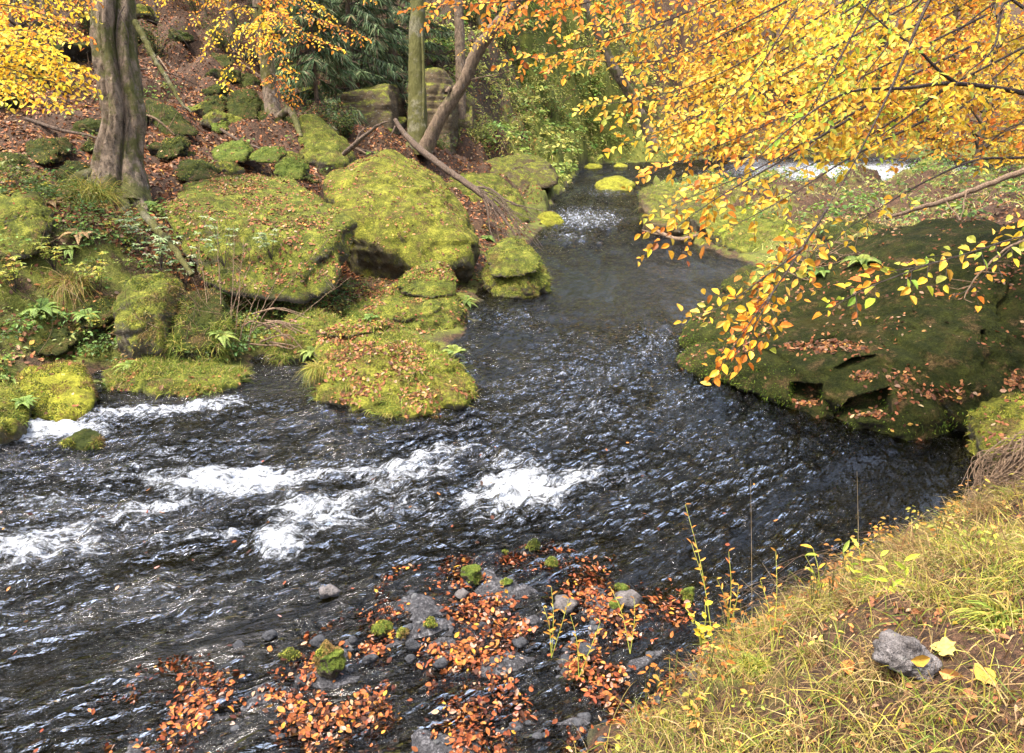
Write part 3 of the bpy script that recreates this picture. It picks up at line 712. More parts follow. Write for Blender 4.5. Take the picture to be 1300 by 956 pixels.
# sandstone outcrops at the foot of the cliff
rock("rock_outcrop", "brown sandstone block beside the black cleft, behind the straight mossy trunk",
     [pts([(425, 205, 20.6), (430, 120, 21.0), (448, 106, 21.2), (490, 102, 21.2), (498, 130, 20.9), (500, 205, 20.4), (460, 150, 20.4)], 3.0, 1.0, .5)], M_SAND, 6, 26, .45, 500, seed=101, strata=.14, cat="rock")
rock("rock_outcrop", "sandstone wall right of the black cleft, standing directly behind the straight mossy trunk",
     [pts([(517, 205, 21.6), (518, 92, 22.0), (530, 80, 22.2), (560, 84, 22.2), (574, 110, 22.0), (574, 205, 21.5)], 2.6, 1.0, .5)], M_SAND, 6, 26, .5, 700, seed=104, strata=.14, cat="rock")
rock("rock_outcrop", "narrow ochre sandstone pillar seen through the fork of the leaning tree",
     [pts([(568, 205, 24.5), (570, 125, 25), (586, 118, 25), (600, 128, 25), (602, 205, 24.2)], 2.5, 1.0, .3)], M_SAND, 5, 24, .8, 400, seed=102, strata=.12, cat="rock")

# ---------------------------------------------------------------- right bank
def niches(V):
    u, v, t = project(V)
    dirp = norm(np.array([.30, .92, -.05]))
    front = np.abs(t - 7.6) < 2.2
    def push(poly, depth, soft):
        Q = np.array(poly, float)
        d = polydist(np.c_[u, v], Q)
        return depth * sstep(-soft * .3, soft * 1.15, d) * front
    dep = push([(1003, 486), (1045, 489), (1045, 520), (1003, 514)], .34, 4) + push([(1078, 508), (1132, 492), (1134, 532), (1082, 534), (1058, 528)], .40, 5) + push([(1060, 466), (1082, 454), (1112, 450), (1110, 456), (1088, 466), (1066, 471)], .3, 5)
    dep = dep + push([(985, 443), (1060, 424), (1112, 426), (1100, 436), (1060, 452), (1012, 454)], .10, 12)
    dep = dep - push([(1000, 462), (1070, 448), (1120, 440), (1128, 452), (1060, 478), (1010, 482)], .05, 14)
    dep = dep + push([(1245, 420), (1252, 418), (1254, 440), (1247, 440)], .12, 3)
    return V + dirp * dep[:, None]
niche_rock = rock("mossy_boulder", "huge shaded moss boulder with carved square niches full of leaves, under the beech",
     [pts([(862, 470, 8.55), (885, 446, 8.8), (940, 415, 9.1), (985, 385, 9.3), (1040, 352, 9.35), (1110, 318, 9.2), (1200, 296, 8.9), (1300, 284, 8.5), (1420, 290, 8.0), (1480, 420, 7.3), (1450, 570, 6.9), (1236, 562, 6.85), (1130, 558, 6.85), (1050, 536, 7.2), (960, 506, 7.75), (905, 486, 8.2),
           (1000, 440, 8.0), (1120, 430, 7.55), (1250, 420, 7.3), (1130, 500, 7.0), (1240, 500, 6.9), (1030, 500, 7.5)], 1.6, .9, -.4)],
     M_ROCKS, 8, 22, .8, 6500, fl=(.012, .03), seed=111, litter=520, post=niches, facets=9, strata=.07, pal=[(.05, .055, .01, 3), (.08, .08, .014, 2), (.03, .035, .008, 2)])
V_, F_ = ROCKS[-1]
def rim(q, n):
    u, v, t = project(q); return (q[:, 2] < .34) * (q[:, 2] > .02) * (u < 1010) * np.clip(1.2 - q[:, 2] * 3, 0, 1) + .25 * (u > 1040) * (q[:, 2] < .2)
P_, N_ = sample(V_, F_, 5200, -.6, rim)
b_ = MB(); b_.add(*blades(P_ - N_ * .004, N_ + rng.normal(size=P_.shape) * .5, U(.015, .04, len(P_)), U(.006, .012, len(P_)), U(.2, .9, len(P_)), pick([(.11, .17, .02, 3), (.20, .25, .03, 2), (.06, .10, .014, 2)], len(P_), .25), seg=2))
tag(b_.build("waterline_moss", M_GRASS, niche_rock), "fresh green moss band along the waterline", kind="stuff")
rock("mossy_boulder", "rounded bright moss rock wedged below the huge niche boulder by the root tangle",
     [pts([(1238, 545, 6.55), (1250, 515, 6.75), (1275, 500, 6.85), (1330, 494, 6.8), (1420, 510, 6.6), (1420, 590, 6.2), (1330, 592, 6.2), (1255, 588, 6.3), (1240, 575, 6.4), (1300, 545, 6.25)], .3, .9, -.3)], M_ROCKG, 5, 12, .9, 2200, seed=112, litter=60)
rock("mossy_boulder", "grassy slab boulder on the far side of the narrows under hanging yellow leaves",
     [pts([(815, 262, 17.6), (822, 244, 18.2), (860, 240, 18.6), (905, 250, 18.2), (930, 275, 17.4), (905, 298, 16.8), (860, 300, 16.7), (826, 288, 17.1)], 1.5, .95, -.3)], M_SAND, 5, 14, .9, 1500, seed=113, grass=1400, gl=(.1, .25))
rock("mossy_boulder", "long mossy bank rock with dark underside right of the narrows",
     [pts([(880, 278, 16.2), (920, 268, 16.6), (985, 270, 16.3), (1035, 290, 15.6), (1040, 318, 14.9), (1000, 334, 14.3), (950, 328, 14.5), (905, 304, 15.5)], 1.2, .95, -.3)], M_ROCK, 5, 13, 1.0, 1800, seed=114, grass=1400, gl=(.1, .25), litter=40)
rock("mossy_boulder", "shadowed rock at the waterline behind the tip of the huge niche boulder",
     [pts([(930, 375, 11.4), (955, 350, 12.0), (1010, 345, 12.0), (1040, 372, 11.4), (1000, 400, 10.9), (945, 396, 11.0)], .9, .95, -.3)], M_ROCKD, 5, 13, 1.0, 700, seed=115, grass=200)
rock("mossy_boulder", "grey bank rock half hidden by ferns above the huge niche boulder",
     [pts([(1055, 305, 11.5), (1065, 288, 11.8), (1110, 282, 11.8), (1150, 292, 11.5), (1150, 312, 11.2), (1080, 326, 11.0)], .8, .95, .6)], M_ROCKD, 4, 13, 1.0, 500, seed=116, grass=200)

# ---------------------------------------------------------------- near bank and gravel bar stones
BVT = BVHTree.FromPolygons([tuple(v) for v in GV], [tuple(f) for f in GF])
def small_stone(name, label, px, py, w, h, mat, fuzz=350, group=None, sub=4, rough=1.1, seed=0, cat="stone"):
    d = ray(px, py); hit = BVT.ray_cast(Vector(CAM), Vector(norm(d)))
    p = np.array(hit[0])
    if p[2] < -.02: p = atz(px, py, -.01)
    t = (p - CAM) @ FW
    W = w * t / FPX / 2; Hh_ = h * t / FPX / .85
    r = np.random.default_rng(seed + int(px * 7 + py))
    q = norm(r.normal(size=(16, 3))) * np.array([W, W * .8, Hh_ * .5]) * r.uniform(.85, 1.12, (16, 1))
    q = np.vstack([q, np.array([[W, 0, 0], [-W, 0, 0], [0, 0, Hh_ * .5], [0, 0, -Hh_ * .5], [0, W * .8, 0], [0, -W * .8, 0]])])
    c = np.array([p[0], p[1] + W * .5, max(p[2], -.04) + Hh_ * .36])
    return rock(name, label, [q + c], mat, sub, 9, rough, fuzz, fl=(.006, .016), seed=seed + 200, group=group, cat=cat)
small_stone("mossy_stone", "largest green moss stone standing on the leafy gravel bar", 419, 862, 44, 54, M_STONEM, 1800, sub=5, seed=1)
bar_stones = [(598, 744, 31, 26, "green moss cushion stone farthest out on the gravel bar by orange leaves"), (484, 808, 28, 22, "moss stone just up from the largest, left of a smaller twin"),
              (509, 813, 19, 16, "small moss stone touching a bigger one above the largest stone"), (545, 801, 20, 17, "round moss pebble alone in the middle of the bar leaves"),
              (674, 704, 20, 17, "dark green stone at the top corner of the leaf bar by the current"), (641, 707, 12, 11, "tiny green stone left of the top corner stone of the bar"),
              (791, 754, 18, 13, "green stone at the right hand rim of the leaf bar"), (782, 776, 15, 10, "small green stone just under the one at the right rim of the bar"),
              (874, 764, 24, 20, "round green stone by tall rust brown stalks at the near shore"), (700, 720, 14, 10, "flat dark green stone among the far right bar leaves"),
              (645, 745, 18, 10, "olive stone in the leaf heap right of the farthest cushion stone"), (366, 841, 28, 18, "grey green flat stone in leaves left of the largest moss stone")]
for k, (x, y, w, h, lab) in enumerate(bar_stones):
    small_stone("mossy_stone", lab, x, y, w, h, M_STONEM if k not in (4, 11) else M_ROCKD, 420, "small mossy stones on the gravel bar", seed=10 + k)
pebs = [(525, 828, 20, 14, "dark wedge pebble beside a pale leaf in mid bar"), (519, 842, 16, 9, "small flat grey pebble under the dark wedge pebble"), (447, 820, 18, 12, "slate pebble right behind the largest moss stone"),
        (400, 822, 26, 12, "blue grey flat pebble behind the largest moss stone"), (338, 815, 24, 12, "slanted slate pebble by the brown backwater"), (585, 762, 26, 12, "pinkish flat pebble under the farthest cushion stone"),
        (420, 760, 32, 14, "pale wet stone in the shallows upstream of the bar"), (300, 825, 20, 10, "round grey stone drowned at the left end of the bar"), (720, 780, 46, 16, "flat whitish stone in the shallows right of mid bar"),
        (800, 772, 50, 18, "pale flat stone in the shallows at the right rim"), (610, 800, 20, 9, "small dark pebble right of mid bar leaves"), (660, 825, 30, 12, "broad grey pebble in front of the right leaf heaps"), (560, 850, 22, 11, "dark pebble at the front of the bar"), (470, 845, 20, 12, "round dark pebble at the right foot of the largest moss stone"), (745, 835, 34, 14, "grey pebble near the bleached grass stalks")]
for k, (x, y, w, h, lab) in enumerate(pebs):
    small_stone("pebble", lab, x, y, w, h, M_PEBBLE if k not in (5, 6, 8, 9) else M_GREYROCK, 0, "pebbles on the gravel bar", sub=3, rough=.8, seed=40 + k)
small_stone("grey_stone", "angular bare grey stone on the near bank with yellow leaves around it", 1152, 868, 104, 50, M_GREYROCK, 0, sub=5, rough=1.0, seed=3)

allV, allF, k = [], [], 0
for V, F in TRI:
    allV.append(V); allF.append(F + k); k += len(V)
allV = np.vstack(allV); allF = np.vstack(allF)
BV = BVHTree.FromPolygons([tuple(v) for v in allV.tolist()], [tuple(f) for f in allF.tolist()])
def hit(px, py):
    h = BV.ray_cast(Vector(CAM), Vector(norm(ray(px, py))))
    return np.array(h[0]), np.array(h[1]), (np.array(h[0]) - CAM) @ FW
def drop(x, y, top=14.0):
    h = BV.ray_cast(Vector((x, y, top)), Vector((0, 0, -1)))
    return np.array(h[0])
# ---------------------------------------------------------------- trees
PAL_GOLD = [(.62, .39, .035, 5), (.54, .30, .03, 3), (.64, .46, .07, 3), (.42, .17, .025, 1.4), (.36, .36, .06, 1.6)]
PAL_ORANGE = [(.64, .27, .03, 4), (.54, .17, .025, 4), (.68, .38, .04, 2.5), (.42, .13, .03, 1.3)]
PAL_LIME = [(.36, .42, .05, 4), (.55, .50, .05, 3), (.24, .34, .05, 2), (.72, .50, .05, 1.5)]
PAL_FAR = [(.66, .38, .035, 4), (.60, .29, .03, 3), (.48, .34, .05, 2), (.42, .20, .04, 2)]
def spray(wood, leaf, P, r0, twig, ll, pal, nrm=(0, -.4, .9), start=.12, step=.075, dens=1.0, jit=.38, droop=.3, sides=5, tr=.0022, gap=0.0):
    C = curve(P, step); n = len(C)
    wood.add(*tube(C, [r0, r0 * .55, .002], sides))
    T = norm(np.gradient(C, axis=0)); sg = 1.0
    for i in range(int(start * n), n):
        sg = -sg
        if gap and U(0, 1) < gap: continue
        cu, cv, _t = project(C[i][None] + np.array([0, 0, -.05]))
        if 925 < cu[0] < 1235 and 190 < cv[0] < 250 and U(0, 1) < .72: continue
        N = norm(np.array(nrm) + rng.normal(size=3) * .16)
        Sd = norm(np.cross(N, T[i])); u = i / n
        ln = twig * (1 - .55 * u) * U(.5, 1.15)
        d = norm(T[i] * U(.5, .9) + Sd * sg * U(.6, .95) + np.array([0, 0, -droop * U(.2, 1)]))
        if i == n - 1: d = T[i]
        k = max(3, int(ln * dens / (ll * .55)))
        s = np.linspace(.12, 1, k)[:, None] * ln
        Q = C[i] + d * s + np.array([0, 0, -1.0]) * droop * .35 * s ** 2 / ln
        wood.add(*tube(np.vstack([C[i], Q[k // 2], Q[-1]]), [tr, .001], 3))
        alt = np.where(np.arange(k) % 2, 1.0, -1.0)[:, None]
        pp = norm(np.cross(N, d))
        ax = norm(d * .6 + pp * alt * .75 + rng.normal(size=(k, 3)) * .28 + np.array([0, 0, -.22]))
        nn = norm(N + rng.normal(size=(k, 3)) * jit)
        L = ll * U(.55, 1.25, k)
        leaf.add(*leaves(Q, ax, nn, L, L * U(.46, .68, k), pick(pal, k, .2), fold=U(.05, .5), curl=U(-.1, .45, k)))

# ---- beech leaning over the stream from the right bank
beech = empty("beech_tree", (6.6, 4.6, float(gz(6.6, 4.6)) - .1))
tag(beech, "golden leaved beech reaching over the stream from the right, nearest tree of all", "tree")
wd_, lf_ = MB(), MB()
tr_ = MB()
tp = [(6.6, 4.6, gz(6.6, 4.6) - .2), (6.5, 4.6, 2.6), (6.3, 4.7, 4.2), (6.25, 4.8, 6.0), (6.1, 4.9, 9.0)]
V, F = tube(curve(tp, .12), [.34, .27, .25, .22, .16], 20); tr_.add(V + norm(V - V.mean(0)) * (.03 * fbm(V, 2, 3, 3))[:, None], F)
limbs = []
def limb(L, r, twig, ll, pal, world=False, **kw):
    limbs.append(L)
    P = np.array(L) if world else np.array([at(*q) for q in L])
    spray(wd_, lf_, P, r, twig, ll, pal, **kw)
LL = .057
# thick limb coming in from the right and its forks
limb([(1480, 165, 6.6), (1380, 140, 6.2), (1300, 118, 5.9), (1212, 106, 5.6), (1150, 112, 5.3), (1075, 118, 5.0), (1000, 165, 4.8), (940, 225, 4.7)], .032, .42, LL, PAL_GOLD, step=.11)
limb([(1215, 106, 5.6), (1190, 88, 5.5), (1165, 62, 5.45), (1120, 30, 5.4), (1050, -40, 5.5)], .014, .3, LL, PAL_LIME, step=.1)
limb([(1205, 108, 5.6), (1150, 150, 5.4), (1115, 175, 5.3), (1085, 205, 5.2)], .012, .3, LL, PAL_LIME, step=.09)
limb([(1480, 190, 6.2), (1300, 200, 5.9), (1240, 203, 5.8), (1180, 228, 5.6), (1120, 262, 5.4), (1060, 300, 5.2)], .018, .3, LL, PAL_GOLD, step=.11, gap=.25)
limb([(1300, 10, 5.0), (1275, 0, 5.0), (1262, 60, 4.95), (1225, 95, 4.9), (1205, 120, 4.9)], .012, .25, LL, PAL_GOLD, step=.09)
# hanging branch that ends in the lit spray over the niche boulder
limb([(1215, -60, 4.5), (1175, 10, 4.4), (1130, 115, 4.3), (1085, 205, 4.2), (1050, 265, 4.12)], .014, .22, LL, PAL_GOLD, step=.1, gap=.45)
limb([(1050, 265, 4.12), (1015, 320, 4.0), (985, 365, 3.92), (955, 405, 3.85), (925, 450, 3.8)], .008, .30, LL * .95, PAL_ORANGE + PAL_GOLD, start=.05, step=.042, nrm=(0, -.62, .78), droop=.55)
limb([(1020, 315, 4.0), (970, 352, 3.95), (925, 385, 3.9), (880, 402, 3.88)], .006, .22, LL * .95, PAL_GOLD, start=.25, step=.05, nrm=(0, -.62, .78), droop=.4)
limb([(985, 365, 3.92), (965, 400, 3.85), (940, 440, 3.82), (918, 462, 3.8)], .005, .2, LL * .95, PAL_ORANGE, start=.1, step=.05, nrm=(0, -.65, .75), droop=.5)
# low spray in front of the niche boulder
limb([(1440, 270, 4.3), (1300, 300, 4.0), (1240, 318, 3.85), (1180, 335, 3.75), (1130, 345, 3.68)], .009, .24, LL, PAL_GOLD + PAL_LIME, step=.06, start=.25, nrm=(0, -.5, .85))
limb([(1180, 335, 3.75), (1135, 352, 3.68), (1095, 368, 3.62), (1060, 388, 3.6)], .005, .2, LL, PAL_ORANGE + PAL_LIME, step=.06, start=.1, gap=.3, nrm=(0, -.5, .85))
limb([(1300, 300, 4.0), (1262, 335, 3.9), (1235, 365, 3.85), (1205, 378, 3.8)], .006, .14, LL * .9, PAL_ORANGE, step=.09, start=.3, gap=.6)
# descending tiers of foliage, left tips first
tiers = [
    ([(1010, -130, 6.6), (860, -66, 6.3), (700, -6, 6.0), (545, 8, 5.8)], PAL_ORANGE), ([(980, -90, 6.4), (840, -30, 6.2), (730, 8, 6.0), (640, 30, 5.9)], PAL_ORANGE),
    ([(1060, -80, 7.0), (910, 0, 6.7), (770, 52, 6.5), (656, 76, 6.4)], PAL_ORANGE + PAL_GOLD), ([(1110, -60, 6.5), (960, 22, 6.2), (840, 76, 6.1), (705, 74, 6.0)], PAL_GOLD + PAL_ORANGE),
    ([(1150, -50, 6.5), (1010, 40, 6.2), (880, 108, 6.0), (748, 137, 5.8)], PAL_GOLD), ([(1130, -20, 6.8), (1000, 60, 6.4), (890, 120, 6.2), (800, 140, 6.0)], PAL_GOLD),
    ([(1200, -20, 6.0), (1055, 62, 5.8), (930, 128, 5.6), (796, 182, 5.4)], PAL_GOLD), ([(1180, 20, 6.1), (1080, 85, 5.8), (980, 140, 5.6), (860, 172, 5.5)], PAL_GOLD),
    ([(1250, 20, 6.0), (1110, 90, 5.7), (970, 160, 5.4), (832, 218, 5.2)], PAL_GOLD + PAL_ORANGE), ([(1230, 60, 5.9), (1110, 120, 5.6), (1010, 180, 5.4), (900, 225, 5.2)], PAL_GOLD),
    ([(1160, 100, 5.4), (1055, 160, 5.2), (960, 215, 5.0), (848, 262, 4.85)], PAL_GOLD), ([(1080, 150, 5.2), (990, 205, 5.0), (905, 255, 4.85), (842, 302, 4.8)], PAL_GOLD + PAL_ORANGE),
    ([(1300, 60, 6.0), (1190, 118, 5.8), (1090, 180, 5.5), (965, 238, 5.2)], PAL_GOLD), ([(1180, 150, 5.5), (1080, 200, 5.2), (1000, 250, 5.0), (935, 285, 4.9)], PAL_LIME + PAL_GOLD),
    ([(1100, -100, 5.4), (1020, 0, 5.3), (960, 90, 5.2), (900, 150, 5.1)], PAL_GOLD + PAL_LIME), ([(1150, -80, 5.2), (1090, 30, 5.1), (1040, 120, 5.0), (990, 200, 4.9)], PAL_LIME),
    ([(1250, -80, 5.6), (1170, 0, 5.5), (1110, 80, 5.4), (1050, 150, 5.3)], PAL_GOLD), ([(1330, -40, 6.4), (1240, 20, 6.2), (1160, 90, 6.0), (1080, 140, 5.9)], PAL_GOLD + PAL_ORANGE),
    ([(1400, 20, 6.6), (1310, 60, 6.4), (1240, 120, 6.2), (1160, 190, 6.0)], PAL_GOLD), ([(1420, 90, 6.5), (1340, 130, 6.3), (1270, 170, 6.1), (1200, 190, 6.0)], PAL_ORANGE + PAL_GOLD),
    ([(1000, -140, 7.4), (900, -60, 7.2), (820, 0, 7.0), (740, 40, 6.9)], PAL_GOLD + PAL_ORANGE), ([(1050, -120, 7.6), (960, -40, 7.3), (880, 20, 7.1), (800, 70, 6.9)], PAL_GOLD),
    ([(1150, -120, 7.6), (1040, -30, 7.3), (950, 40, 7.1), (870, 90, 6.9)], PAL_GOLD), ([(1250, -120, 7.6), (1150, -30, 7.3), (1050, 40, 7.1), (960, 90, 6.9)], PAL_GOLD + PAL_LIME),
    ([(1350, -100, 7.6), (1260, -20, 7.3), (1170, 40, 7.1), (1080, 100, 6.9)], PAL_GOLD), ([(1420, -20, 7.6), (1330, 30, 7.3), (1250, 70, 7.1), (1170, 130, 6.9)], PAL_GOLD + PAL_ORANGE)]
for L, pal in tiers:
    limb(L, .011, .46, LL, pal, step=.072, start=.22 if L[0][0] < 1250 else .1, nrm=(0, -.5, .85), droop=.38, gap=.06, dens=1.25, jit=.30)
# unseen upper crown beside and above the camera's right, added to shade the bank below
for k in range(46):
    a = U(0, 6.28); z = U(3.6, 8.5); r = U(1.6, 3.2)
    p0 = np.array([6.3, 4.7, z]); p2 = p0 + np.array([math.cos(a) * r, math.sin(a) * r, U(.0, .5)])
    if p2[0] < 4.0 and z < 6.0: continue
    limb([tuple(p0), tuple((p0 + p2) / 2 + np.array([0, 0, .3])), tuple(p2)], .02, .6, .10, PAL_GOLD, world=True, step=.15, dens=.75, droop=.3)
for k in range(85):  # unseen limbs above the view, added to shade the niche boulder
    p0 = np.array([6.2, 4.9, U(4.4, 7.5)]); p2 = np.array([U(2.4, 6.6), U(6.2, 10.5), 0]); p2[2] = max(3.4 + .12 * p2[1], 4.4) + U(.2, 2.4)
    limb([tuple(p0), tuple((p0 + p2) / 2 + np.array([0, 0, .45])), tuple(p2)], .03, .7, .10, PAL_GOLD, world=True, step=.16, dens=.8, droop=.1, start=.3)
tr_.build("trunk", M_BARK, beech, smooth=True); wd_.build("branches", M_TWIG, beech, smooth=True); tag(lf_.build("foliage", M_LEAF, beech), kind="stuff")
tag(bpy.data.objects["branches"], kind="stuff")

# ---- old beech on the left bank
b0 = at(150, 240, 11.7)
old = empty("old_beech_tree", b0 - np.array([0, 0, .1]))
tag(old, "thick old beech trunk with grey furrowed bark and mossy roots on the left slope", "tree")
tl = [(149, 262, 11.65), (150, 235, 11.7), (151, 200, 11.7), (157, 150, 11.65), (152, 100, 11.6), (146, 50, 11.55), (147, 0, 11.5), (140, -150, 11.4), (132, -400, 11.3)]
C = curve([at(*q) for q in tl], .045)
px_per = FPX / 11.6
sN = np.linspace(0, 1, len(C)); hgt = C[:, 2] - C[0, 2]
R = np.interp(hgt, [0, .35, .7, 1.1, 1.6, 2.2, 3, 6, 10], np.array([46, 38, 30, 26, 26, 28, 29.5, 27, 20]) * .86 / px_per)
V, F = tube(C, R, 64)
V = V.reshape(len(C), 64, 3); th = np.arange(64) / 64 * 2 * math.pi
cen = C[:, None]; rad = V - cen; rr = np.linalg.norm(rad, axis=2, keepdims=True); rad /= rr
q = np.c_[(rad * 1.0).reshape(-1, 3)[:, :2] * 1.6, np.repeat(hgt, 64) * .35]
q2 = np.c_[(rad).reshape(-1, 3)[:, :2] * 5.5, np.repeat(hgt, 64) * .9]
dr = .12 * fbm(q, 1.0, 3, 4) + .045 * fbm(q2, 1.0, 4, 8) + .012 * fbm(V.reshape(-1, 3), 14, 2, 9)
ang = np.arctan2(rad[..., 1], rad[..., 0]).reshape(-1)
gro = -.15 * np.exp(-((ang - (-1.02 + .05 * np.sin(np.repeat(hgt, 64) * 2.2))) / .09) ** 2) - .05 * np.exp(-((ang + 1.9 + .1 * np.sin(np.repeat(hgt, 64) * 1.4)) / .1) ** 2)
dr = dr + gro * np.interp(np.repeat(hgt, 64), [0, .3, 4, 6], [1.3, 1, 1, .2])
V = (V + rad * dr.reshape(len(C), 64, 1)).reshape(-1, 3)
mb = MB(); mb.add(V, F); mb.build("trunk", M_BARK, old, smooth=True)
for k, (a, ln, r) in enumerate(((3.5, 1.5, .13), (3.95, 1.1, .10), (4.35, 1.3, .12), (4.8, .8, .09), (5.2, 1.2, .11), (5.75, 1.4, .11), (6.3, 1.0, .09), (3.0, 1.2, .11))):
    L = []
    for u in np.linspace(0, 1, 8):
        d = .10 + ln * u; aa = a + .35 * math.sin(u * 4 + k * 1.7) * u
        x, y = C[4][0] + math.cos(aa) * d, C[4][1] + math.sin(aa) * d
        L.append((x, y, float(gz(x, y)) + .30 * max(0, 1 - u * 2.6) ** 1.5 - .05 * u + U(-.02, .03)))
    Cc = curve(L, .035); V, F = tube(Cc, [r * .5, r * .9, r * .75, r * .55, r * .35, r * .15], 14)
    ctr = np.repeat(Cc, 14, axis=0)
    mb = MB(); mb.add(V + norm(V - ctr) * (.035 * fbm(V, 6, 4, 2))[:, None], F); mb.build("root", M_BARK if k % 2 else M_BARKM, old, smooth=True)
mb = MB(); Cc = curve([at(*q) for q in [(172, 28, 11.4), (184, 50, 11.3), (197, 76, 11.2), (212, 100, 11.1), (222, 118, 11.05), (233, 134, 11.0), (243, 142, 10.95)]], .05)
mb.add(*tube(Cc + rng.normal(size=Cc.shape) * .006, [.05, .045, .035, .03, .012], 9))
for a, c in (((196, 74, 11.2), (206, 62, 11.1)), ((214, 103, 11.1), (226, 112, 11.2)), ((203, 86, 11.2), (196, 104, 11.1))): mb.add(*tube([at(*a), at(*c)], [.012, .003], 5))
mb.build("dead_limb", M_BARKM, old, smooth=True)
# twigs on the bark of the old beech
wd_, lf_ = MB(), MB()
for L in ([(158, 8, 11.2), (150, 25, 11.15), (148, 60, 11.15)], [(150, 12, 11.2), (162, 40, 11.15), (163, 62, 11.15)], [(205, 20, 13.5), (225, 40, 13.3), (240, 60, 13.2)]):
    wd_.add(*tube(curve([at(*q) for q in L], .05), [.008, .003], 4))
spray(wd_, lf_, [at(150, -260, 11.4), at(110, -150, 10.8), at(60, -90, 10.4)], .05, .7, .09, PAL_GOLD, step=.12)
spray(wd_, lf_, [at(150, -360, 11.4), at(210, -250, 12), at(260, -170, 12.4)], .05, .7, .09, PAL_GOLD, step=.12)
tag(wd_.build("branches", M_TWIG, old, smooth=True), kind="stuff"); tag(lf_.build("foliage", M_LEAF, old), kind="stuff")

def tree(name, label, trunk, r, mat, sprays=(), group=None, sides=16, rough=.03, tw=.006, extra=(), pal=None, ll=.08, lm=None, step=.1, twig=.45, gap=0.1, cat="tree", parts=("branches", "foliage"), jit=.4):
    P = np.array([at(*q) if len(q) == 3 else q[:3] for q in trunk])
    e = empty(name, P[0]); tag(e, label, cat, group)
    C = curve(P, .08); V, F = tube(C, r, sides)
    c = np.repeat(C, sides, axis=0)
    mb = MB(); mb.add(V + norm(V - c) * (rough * (fbm(V * np.array([1, 1, .4]), 4, 3, 5) + .5 * fbm(V, 11, 3, 7)))[:, None], F)
    mb.build("trunk", mat, e, smooth=True)
    for L, rr in extra:
        Cc = curve([at(*q) for q in L], .08); V, F = tube(Cc, rr, 10)
        mb = MB(); mb.add(V + rng.normal(size=V.shape) * .004, F); mb.build("branch", mat, e, smooth=True)
    if sprays:
        wd, lf = MB(), MB()
        for L in sprays:
            pl = pal
            if isinstance(L, tuple): L, pl = L
            spray(wd, lf, [at(*q) if len(q) == 3 else np.array(q[:3]) for q in L], tw, twig, ll, pl, step=step, gap=gap, jit=jit, tr=.0035)
        tag(wd.build(parts[0], M_TWIG, e, smooth=True), kind="stuff"); tag(lf.build(parts[1], lm or M_LEAF, e), kind="stuff")
    return e
PAL_YEL = [(.80, .55, .05, 4), (.74, .44, .03, 3), (.62, .50, .06, 2), (.62, .28, .03, 1)]
tree("beech_tree", "yellow beech reaching in at the picture's left edge in front of the leaf slope", [(-90, 250, 10.2), (-80, 150, 10.2), (-70, 40, 10.3), (-80, -150, 10.4)], [.2, .17, .14, .09], M_BARK,
     [([(-70, 90, 10.2), (-20, 60, 9.6), (40, 62, 9.2), (95, 82, 9.0)], PAL_YEL), ([(-70, 60, 10.2), (-10, 40, 9.4), (40, 40, 9.0), (75, 50, 8.8)], PAL_YEL), ([(-70, 110, 10.2), (-10, 85, 9.6), (50, 100, 9.3), (112, 116, 9.2)], PAL_YEL),
      ([(-70, 100, 10.2), (-20, 95, 9.6), (30, 110, 9.2), (70, 134, 9.0)], PAL_YEL), ([(-70, 20, 10.3), (-10, 5, 10), (60, 20, 10), (112, 52, 10)], PAL_ORANGE + PAL_YEL), ([(-70, -20, 10.3), (0, -30, 10), (60, -10, 10.2), (110, 18, 10.4)], PAL_YEL), ([(-70, -60, 10.3), (10, -40, 10.6), (70, -20, 10.9), (118, 0, 11)], PAL_ORANGE + PAL_YEL), ([(-70, 130, 10), (-20, 100, 9.4), (10, 112, 9.1), (30, 132, 9.0)], PAL_YEL),
      ([(-60, 60, 10.2), (10, 72, 9.8), (60, 84, 9.6), (116, 94, 9.5)], PAL_YEL), ([(-60, 40, 10.2), (20, 52, 9.4), (60, 70, 9.2), (90, 100, 9.1)], PAL_YEL)], tw=.014, ll=.075, step=.05, twig=.42, gap=.0)
